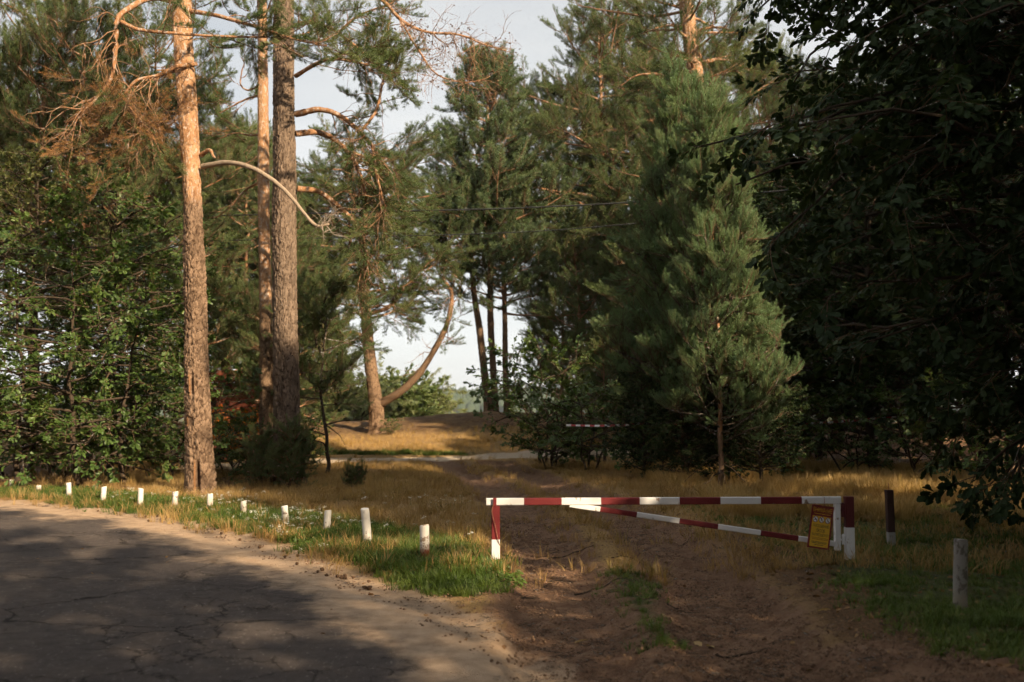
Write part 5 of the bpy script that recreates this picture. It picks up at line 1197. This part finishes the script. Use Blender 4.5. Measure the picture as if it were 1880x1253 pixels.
# ------------------------------------------------------------------ grass, flowers, litter, cones, sticks
scatter_group('green', [tuft_mesh(500+i, M['grass_green'], 16, 0.15, 0.9, 0.0048, 0.07) for i in range(5)])
scatter_group('clover', [leaf_spray(510+i, M['grass_green'], OVAL, 0.10, 14, 0.045, 0.6)[0] for i in range(3)])
scatter_group('dry', [tuft_mesh(520+i, M['grass_dry'], 18, 0.30, 0.8, 0.0032, 0.08) for i in range(5)])
scatter_group('tan', [tuft_mesh(530+i, M['grass_tan'], 16, 0.20, 1.0, 0.0036, 0.09) for i in range(5)])
def flower_mesh(seed):
    r = np.random.default_rng(seed); V_, Q_ = [], []
    for k in range(9):
        c = np.array([r.normal(0, 0.022), r.normal(0, 0.022), 0.20 + r.normal(0, 0.008)]); a = np.linspace(0, 2*np.pi, 6, endpoint=False); i = len(V_); rr = 0.009
        V_ += [tuple(c + [rr*math.cos(t_), rr*math.sin(t_), 0.002*math.sin(3*t_)]) for t_ in a]; Q_ += [(i, i+1, i+2, i+3), (i, i+3, i+4, i+5)]
    nf = len(Q_); i = len(V_); V_ += [(-0.0015, 0, 0), (0.0015, 0, 0), (0.0015, 0, 0.2), (-0.0015, 0, 0.2)]; Q_.append((i, i+1, i+2, i+3))
    return mesh_np('flower', np.array(V_), [np.array(Q_)], [M['white_flower'], M['grass_green']], False, [0]*nf + [1])
scatter_group('flower', [flower_mesh(540+i) for i in range(3)])
def flake(seed):
    lv, lq = leaf_arrays(OAK if seed % 2 else OVAL, 0.075, 0.35, 0.3); return mesh_np('flake', lv - [0.035, 0, -0.012], [lq], [M['litter_leaf']], False)
scatter_group('flakes', [flake(i) for i in range(4)])
def field(name, key, n, box, dens, scale, seed, label, up=True, tilt=0.15):
    r = np.random.default_rng(seed); (xa, xb, ya, yb) = box
    Y = ya*np.exp(r.random(n)*math.log(yb/ya)) if ya > 0 else r.uniform(ya, yb, n)
    X = r.uniform(xa, xb, n); Wt = weights(X, Y); p = dens(X, Y, *Wt); k = r.random(n) < p; X, Y = X[k], Y[k]
    Z = gz(X, Y); rot = np.stack([r.normal(0, tilt, len(X)), r.normal(0, tilt, len(X)), r.random(len(X))*6.28], 1)
    o = scatter(name, key, np.stack([X, Y, Z], 1), rot, r.uniform(0.6, 1.25, len(X))*scale*(1 if np.isscalar(scale) else 1), None, None, seed)
    return tag(o, label, None, None, 'stuff')
seen = lambda X, Y: np.abs(X) < Y*0.53 + 1.2
# dens(X, Y, asp, sand, dirt, green, dry, pale, rut, sd)
clump = lambda X, Y, s_: sstep(0.40, 0.62, fbm(X*s_, Y*s_, 31))
field('green_grass', 'green', 210000, (-11, 2.5, 6, 20), lambda X, Y, a, s, d, g, dr, p, r_, sd: seen(X, Y)*(1-a)*(1-0.9*s)*(1-d)*g*(0.35+0.65*clump(X, Y, 2))*0.75*(X < 0.55), 0.85, 601, 'fresh green grass along the road edge')
field('clover', 'clover', 60000, (-4, 1.5, 7.5, 14), lambda X, Y, a, s, d, g, dr, p, r_, sd: seen(X, Y)*(1-a)*(1-s)*(1-d)*sstep(0.5, 0.9, g)*clump(X, Y, 1.6)*0.5*(X < 0.4), 1.2, 602, 'low clover leaves around the nearest white posts')
field('shaded_grass', 'green', 70000, (0.55, 9, 6, 17), lambda X, Y, a, s, d, g, dr, p, r_, sd: seen(X, Y)*(1-a)*(1-0.9*d)*g*(0.15+0.85*clump(X, Y, 1.5))*0.7, 0.5, 603, 'thin shaded grass at the right of the track')
field('tan_grass', 'tan', 90000, (-12, 10, 10, 33), lambda X, Y, a, s, d, g, dr, p, r_, sd: seen(X, Y)*(1-p)*(1-0.9*sstep(27, 29, Y))*(1-a)*(1-s)*(1-0.97*d)*(1-0.4*g)*(0.25+0.75*clump(X, Y, 1.1))*(0.15+0.85*dr)*0.42, 0.9, 604, 'short tan grass over the dry verge and track middle')
field('dry_grass', 'dry', 60000, (3.0, 13, 14.5, 27), lambda X, Y, a, s, d, g, dr, p, r_, sd: seen(X, Y)*(1-d)*sstep(0.8, 2.2, X - np.interp(Y, RUT_R[:, 1], RUT_R[:, 0]))*(0.02+0.98*sstep(0.48, 0.62, fbm(X*0.9, Y*0.9, 31)))*0.45, 1.05, 605, 'golden tall dry grass behind the barrier')
field('clearing_grass', 'dry', 70000, (-11, 8, 27, 40), lambda X, Y, a, s, d, g, dr, p, r_, sd: seen(X, Y)*(1-d)*(1-p)*(0.06+0.94*np.maximum(sstep(34, 34.6, Y), (Y < 28)))*(1-sstep(36.8, 38.5, Y + (fbm(X, Y, 8)-0.5)*3))*(0.3+0.7*clump(X, Y, 0.8))*0.42, 0.62, 606, 'short straw coloured grass in the sunlit clearing')
field('path_grass', 'green', 26000, (-9, 3, 31, 37), lambda X, Y, a, s, d, g, dr, p, r_, sd: (1-p)*sstep(0.4, 0.8, g)*0.6, 0.9, 607, 'strip of fresh green grass beside the sandy path')
field('verge_dry_grass', 'dry', 40000, (-9, 0.5, 12, 27), lambda X, Y, a, s, d, g, dr, p, r_, sd: seen(X, Y)*(1-a)*(1-s)*(1-d)*(1-g)*sstep(0.5, 0.66, fbm(X*0.8, Y*0.8, 33))*0.32, 0.7, 608, 'wispy dry grass behind the white posts')
field('white_wildflowers', 'flower', 30000, (-9, 0.6, 9, 18), lambda X, Y, a, s, d, g, dr, p, r_, sd: seen(X, Y)*(1-a)*(1-s)*(1-d)*sstep(0.55, 0.68, fbm(X*0.9, Y*0.9, 35))*(g*0.5+0.3)*0.20, 0.9, 609, 'tiny white wildflowers among the grass by the posts')
field('fallen_leaves', 'flakes', 90000, (-12, 13, 6, 32), lambda X, Y, a, s, d, g, dr, p, r_, sd: seen(X, Y)*(1-0.995*a)*(0.12 + 0.9*(1-dr))*(1-0.8*d)*0.22, 0.75, 610, 'scattered brown fallen leaves', tilt=0.4)

def stick(seed):
    r = np.random.default_rng(seed); tb = Tubes()
    for k in range(7):
        a = r.random()*6.28; L = r.uniform(0.02, 0.09); c = r.normal(0, 0.07, 2); t = np.array([-0.5, 0, 0.5]); P = np.stack([c[0]+t*L*math.cos(a), c[1]+t*L*math.sin(a), 0.006 + r.random(3)*0.008], 1); tb.add(P, np.array([0.0022, 0.0026, 0.0015])*r.uniform(0.7, 1.5), 3)
    return tb.mesh('stick_litter', M['bark_oak'])
scatter_group('sticks', [stick(i) for i in range(5)])
field('needle_litter', 'sticks', 60000, (-11, 8, 5.5, 22), lambda X, Y, a, s, d, g, dr, p, r_, sd: seen(X, Y)*(1-0.99*a)*(0.25 + 0.75*np.maximum(d, s))*(0.15+0.85*sstep(0.42, 0.6, fbm(X*1.7, Y*1.7, 41)))*0.45, 0.6, 611, 'dark needles and bits of twig littering the track and sand')
def clod(seed):
    r = np.random.default_rng(seed); V_, Q_ = [], []
    for k in range(5):
        c = r.normal(0, 0.05, 2); w_ = r.uniform(0.004, 0.013); a = np.linspace(0, 2*np.pi, 6, endpoint=False); i = len(V_)
        for z, f in ((-0.3, 1.0), (0.35, 0.85), (0.75, 0.35)): V_ += [(c[0] + w_*f*math.cos(t_)*r.uniform(0.75, 1.25), c[1] + w_*f*math.sin(t_)*r.uniform(0.75, 1.25), w_*z) for t_ in a]
        for q in range(2): Q_ += [(i+q*6+j, i+q*6+(j+1) % 6, i+q*6+6+(j+1) % 6, i+q*6+6+j) for j in range(6)]
        Q_ += [(i+12, i+13, i+14, i+15), (i+12, i+15, i+16, i+17)]
    return mesh_np('clods', np.array(V_), [np.array(Q_)], [M['clod']], True)
M['clod'] = simple('earth_clods', (0.10,0.058,0.036), (0.27,0.17,0.11), 4, 0.95, 0.1, 0.4)
scatter_group('clods', [clod(i) for i in range(5)])
field('clods', 'clods', 60000, (-4, 5, 5.8, 16), lambda X, Y, a, s, d, g, dr, p, r_, sd: seen(X, Y)*np.maximum(d, 0.12*s*(sd < 0.2))*(0.15+0.85*sstep(0.42, 0.62, fbm(X*2.1, Y*2.1, 47)))*0.55, 1.0, 612, 'small clods and grit on the dirt track')
r = np.random.default_rng(71); gcn = 'pine cones on the sandy road edge'
for k in range(34):
    px = r.uniform(150, 700); e = gat(px, np.interp(px, [0, 230, 450, 680, 900], [926, 951, 1006, 1093, 1200]) - r.uniform(2, 26)); o = obj('pine_cone', CONE, None, (e.x, e.y, float(gz(e.x, e.y)) + 0.012)); o.rotation_euler = (1.4 + r.normal(0, 0.2), 0, r.random()*6.28); s_ = r.uniform(0.8, 1.25); o.scale = (s_,)*3
    tag(o, 'small dark pine cone lying on the sandy road edge', 'pine cone', gcn)
gst = 'dark twigs lying on the dirt track'
for k in range(9):
    px, py = r.uniform(960, 1400), r.uniform(985, 1190); e = gat(px, py); L = r.uniform(0.15, 0.6); a = r.normal(0.15, 0.5); n = 9; t = np.linspace(-0.5, 0.5, n)
    P = np.stack([t*L*math.cos(a), t*L*math.sin(a) + np.cumsum(r.normal(0, 0.016, n)), 0*t], 1); P[:, 2] = gz(P[:, 0]+e.x, P[:, 1]+e.y) - float(gz(e.x, e.y)) + 0.008
    tb = Tubes(); tb.add(P, np.linspace(0.010, 0.003, n)*r.uniform(0.5, 1.0), 6, 0.2); tag(obj('fallen_twig', tb.mesh('fallen_twig', M['bark_oak']), None, (e.x, e.y, float(gz(e.x, e.y)))), 'thin dark twig or root lying on the dirt track', 'twig', gst)
lv, lq = leaf_arrays(OAK, 0.11, 0.3, 0.25); YL = mesh_np('fallen_leaf', lv, [lq], [M['grass_dry']], False)
for px, py, lab in ((1274, 1166, 'pale yellow fallen leaf in the middle of the track'), (1310, 1178, 'small crumpled leaf right of the pale yellow one on the track'), (1527, 1147, 'ochre fallen leaf at the dark right rim of the track'), (1080, 1158, 'small pale leaf on the left rut of the track')):
    e = gat(px, py); o = obj('fallen_leaf', YL, None, (e.x, e.y, float(gz(e.x, e.y)) + 0.015)); o.rotation_euler = (0.25, -0.1, r.random()*6.28); tag(o, lab, 'leaf', 'leaves lying on the track')

# things that look alike are told apart by their place in their row
ORD = ['leftmost', 'second from the left', 'third from the left', 'fourth from the left', 'fifth from the left', 'sixth from the left', 'seventh from the left', 'eighth from the left', 'ninth from the left', 'tenth from the left', 'eleventh from the left', 'twelfth from the left']
ORD += ['fifth from the right', 'fourth from the right', 'third from the right', 'second from the right', 'rightmost']
for base in ('dark conifer in the undergrowth behind the barrier', 'dark pine in the shady mass behind the barrier', 'dark leafy shrub under the pines on the right', 'dark conifer in the shady mass behind the thick trunks', 'background pine in the woods on the left', 'dark leafy shrub in the left undergrowth'):
    row = sorted([o for o in COL.objects if o.get('label') == base], key=lambda o: o.location.x/o.location.y)
    for k, o in enumerate(row): o['label'] = base + ', ' + ('rightmost' if k == len(row)-1 else ORD[k])

# ------------------------------------------------------------------ air
def haze():
    b = mat('hazy_air'); m, n, l = b; out = n.new('ShaderNodeOutputMaterial'); v = n.new('ShaderNodeVolumePrincipled')
    v.inputs['Color'].default_value = (0.86, 0.92, 1.0, 1); v.inputs['Density'].default_value = HAZE; v.inputs['Anisotropy'].default_value = 0.2; l.new(v.outputs[0], out.inputs['Volume'])
    x0, x1, y0, y1, z0, z1 = -3100, 3100, -450, 5100, -14, 30
    V_ = np.array([(x, y, z) for z in (z0, z1) for x, y in ((x0, y0), (x1, y0), (x1, y1), (x0, y1))]); q = np.array([(0,3,2,1), (4,5,6,7), (0,1,5,4), (1,2,6,5), (2,3,7,6), (3,0,4,7)])
    tag(obj('haze', mesh_np('haze', V_, [q], [m], False)), kind='stuff')
HAZE = 0.0002
haze()
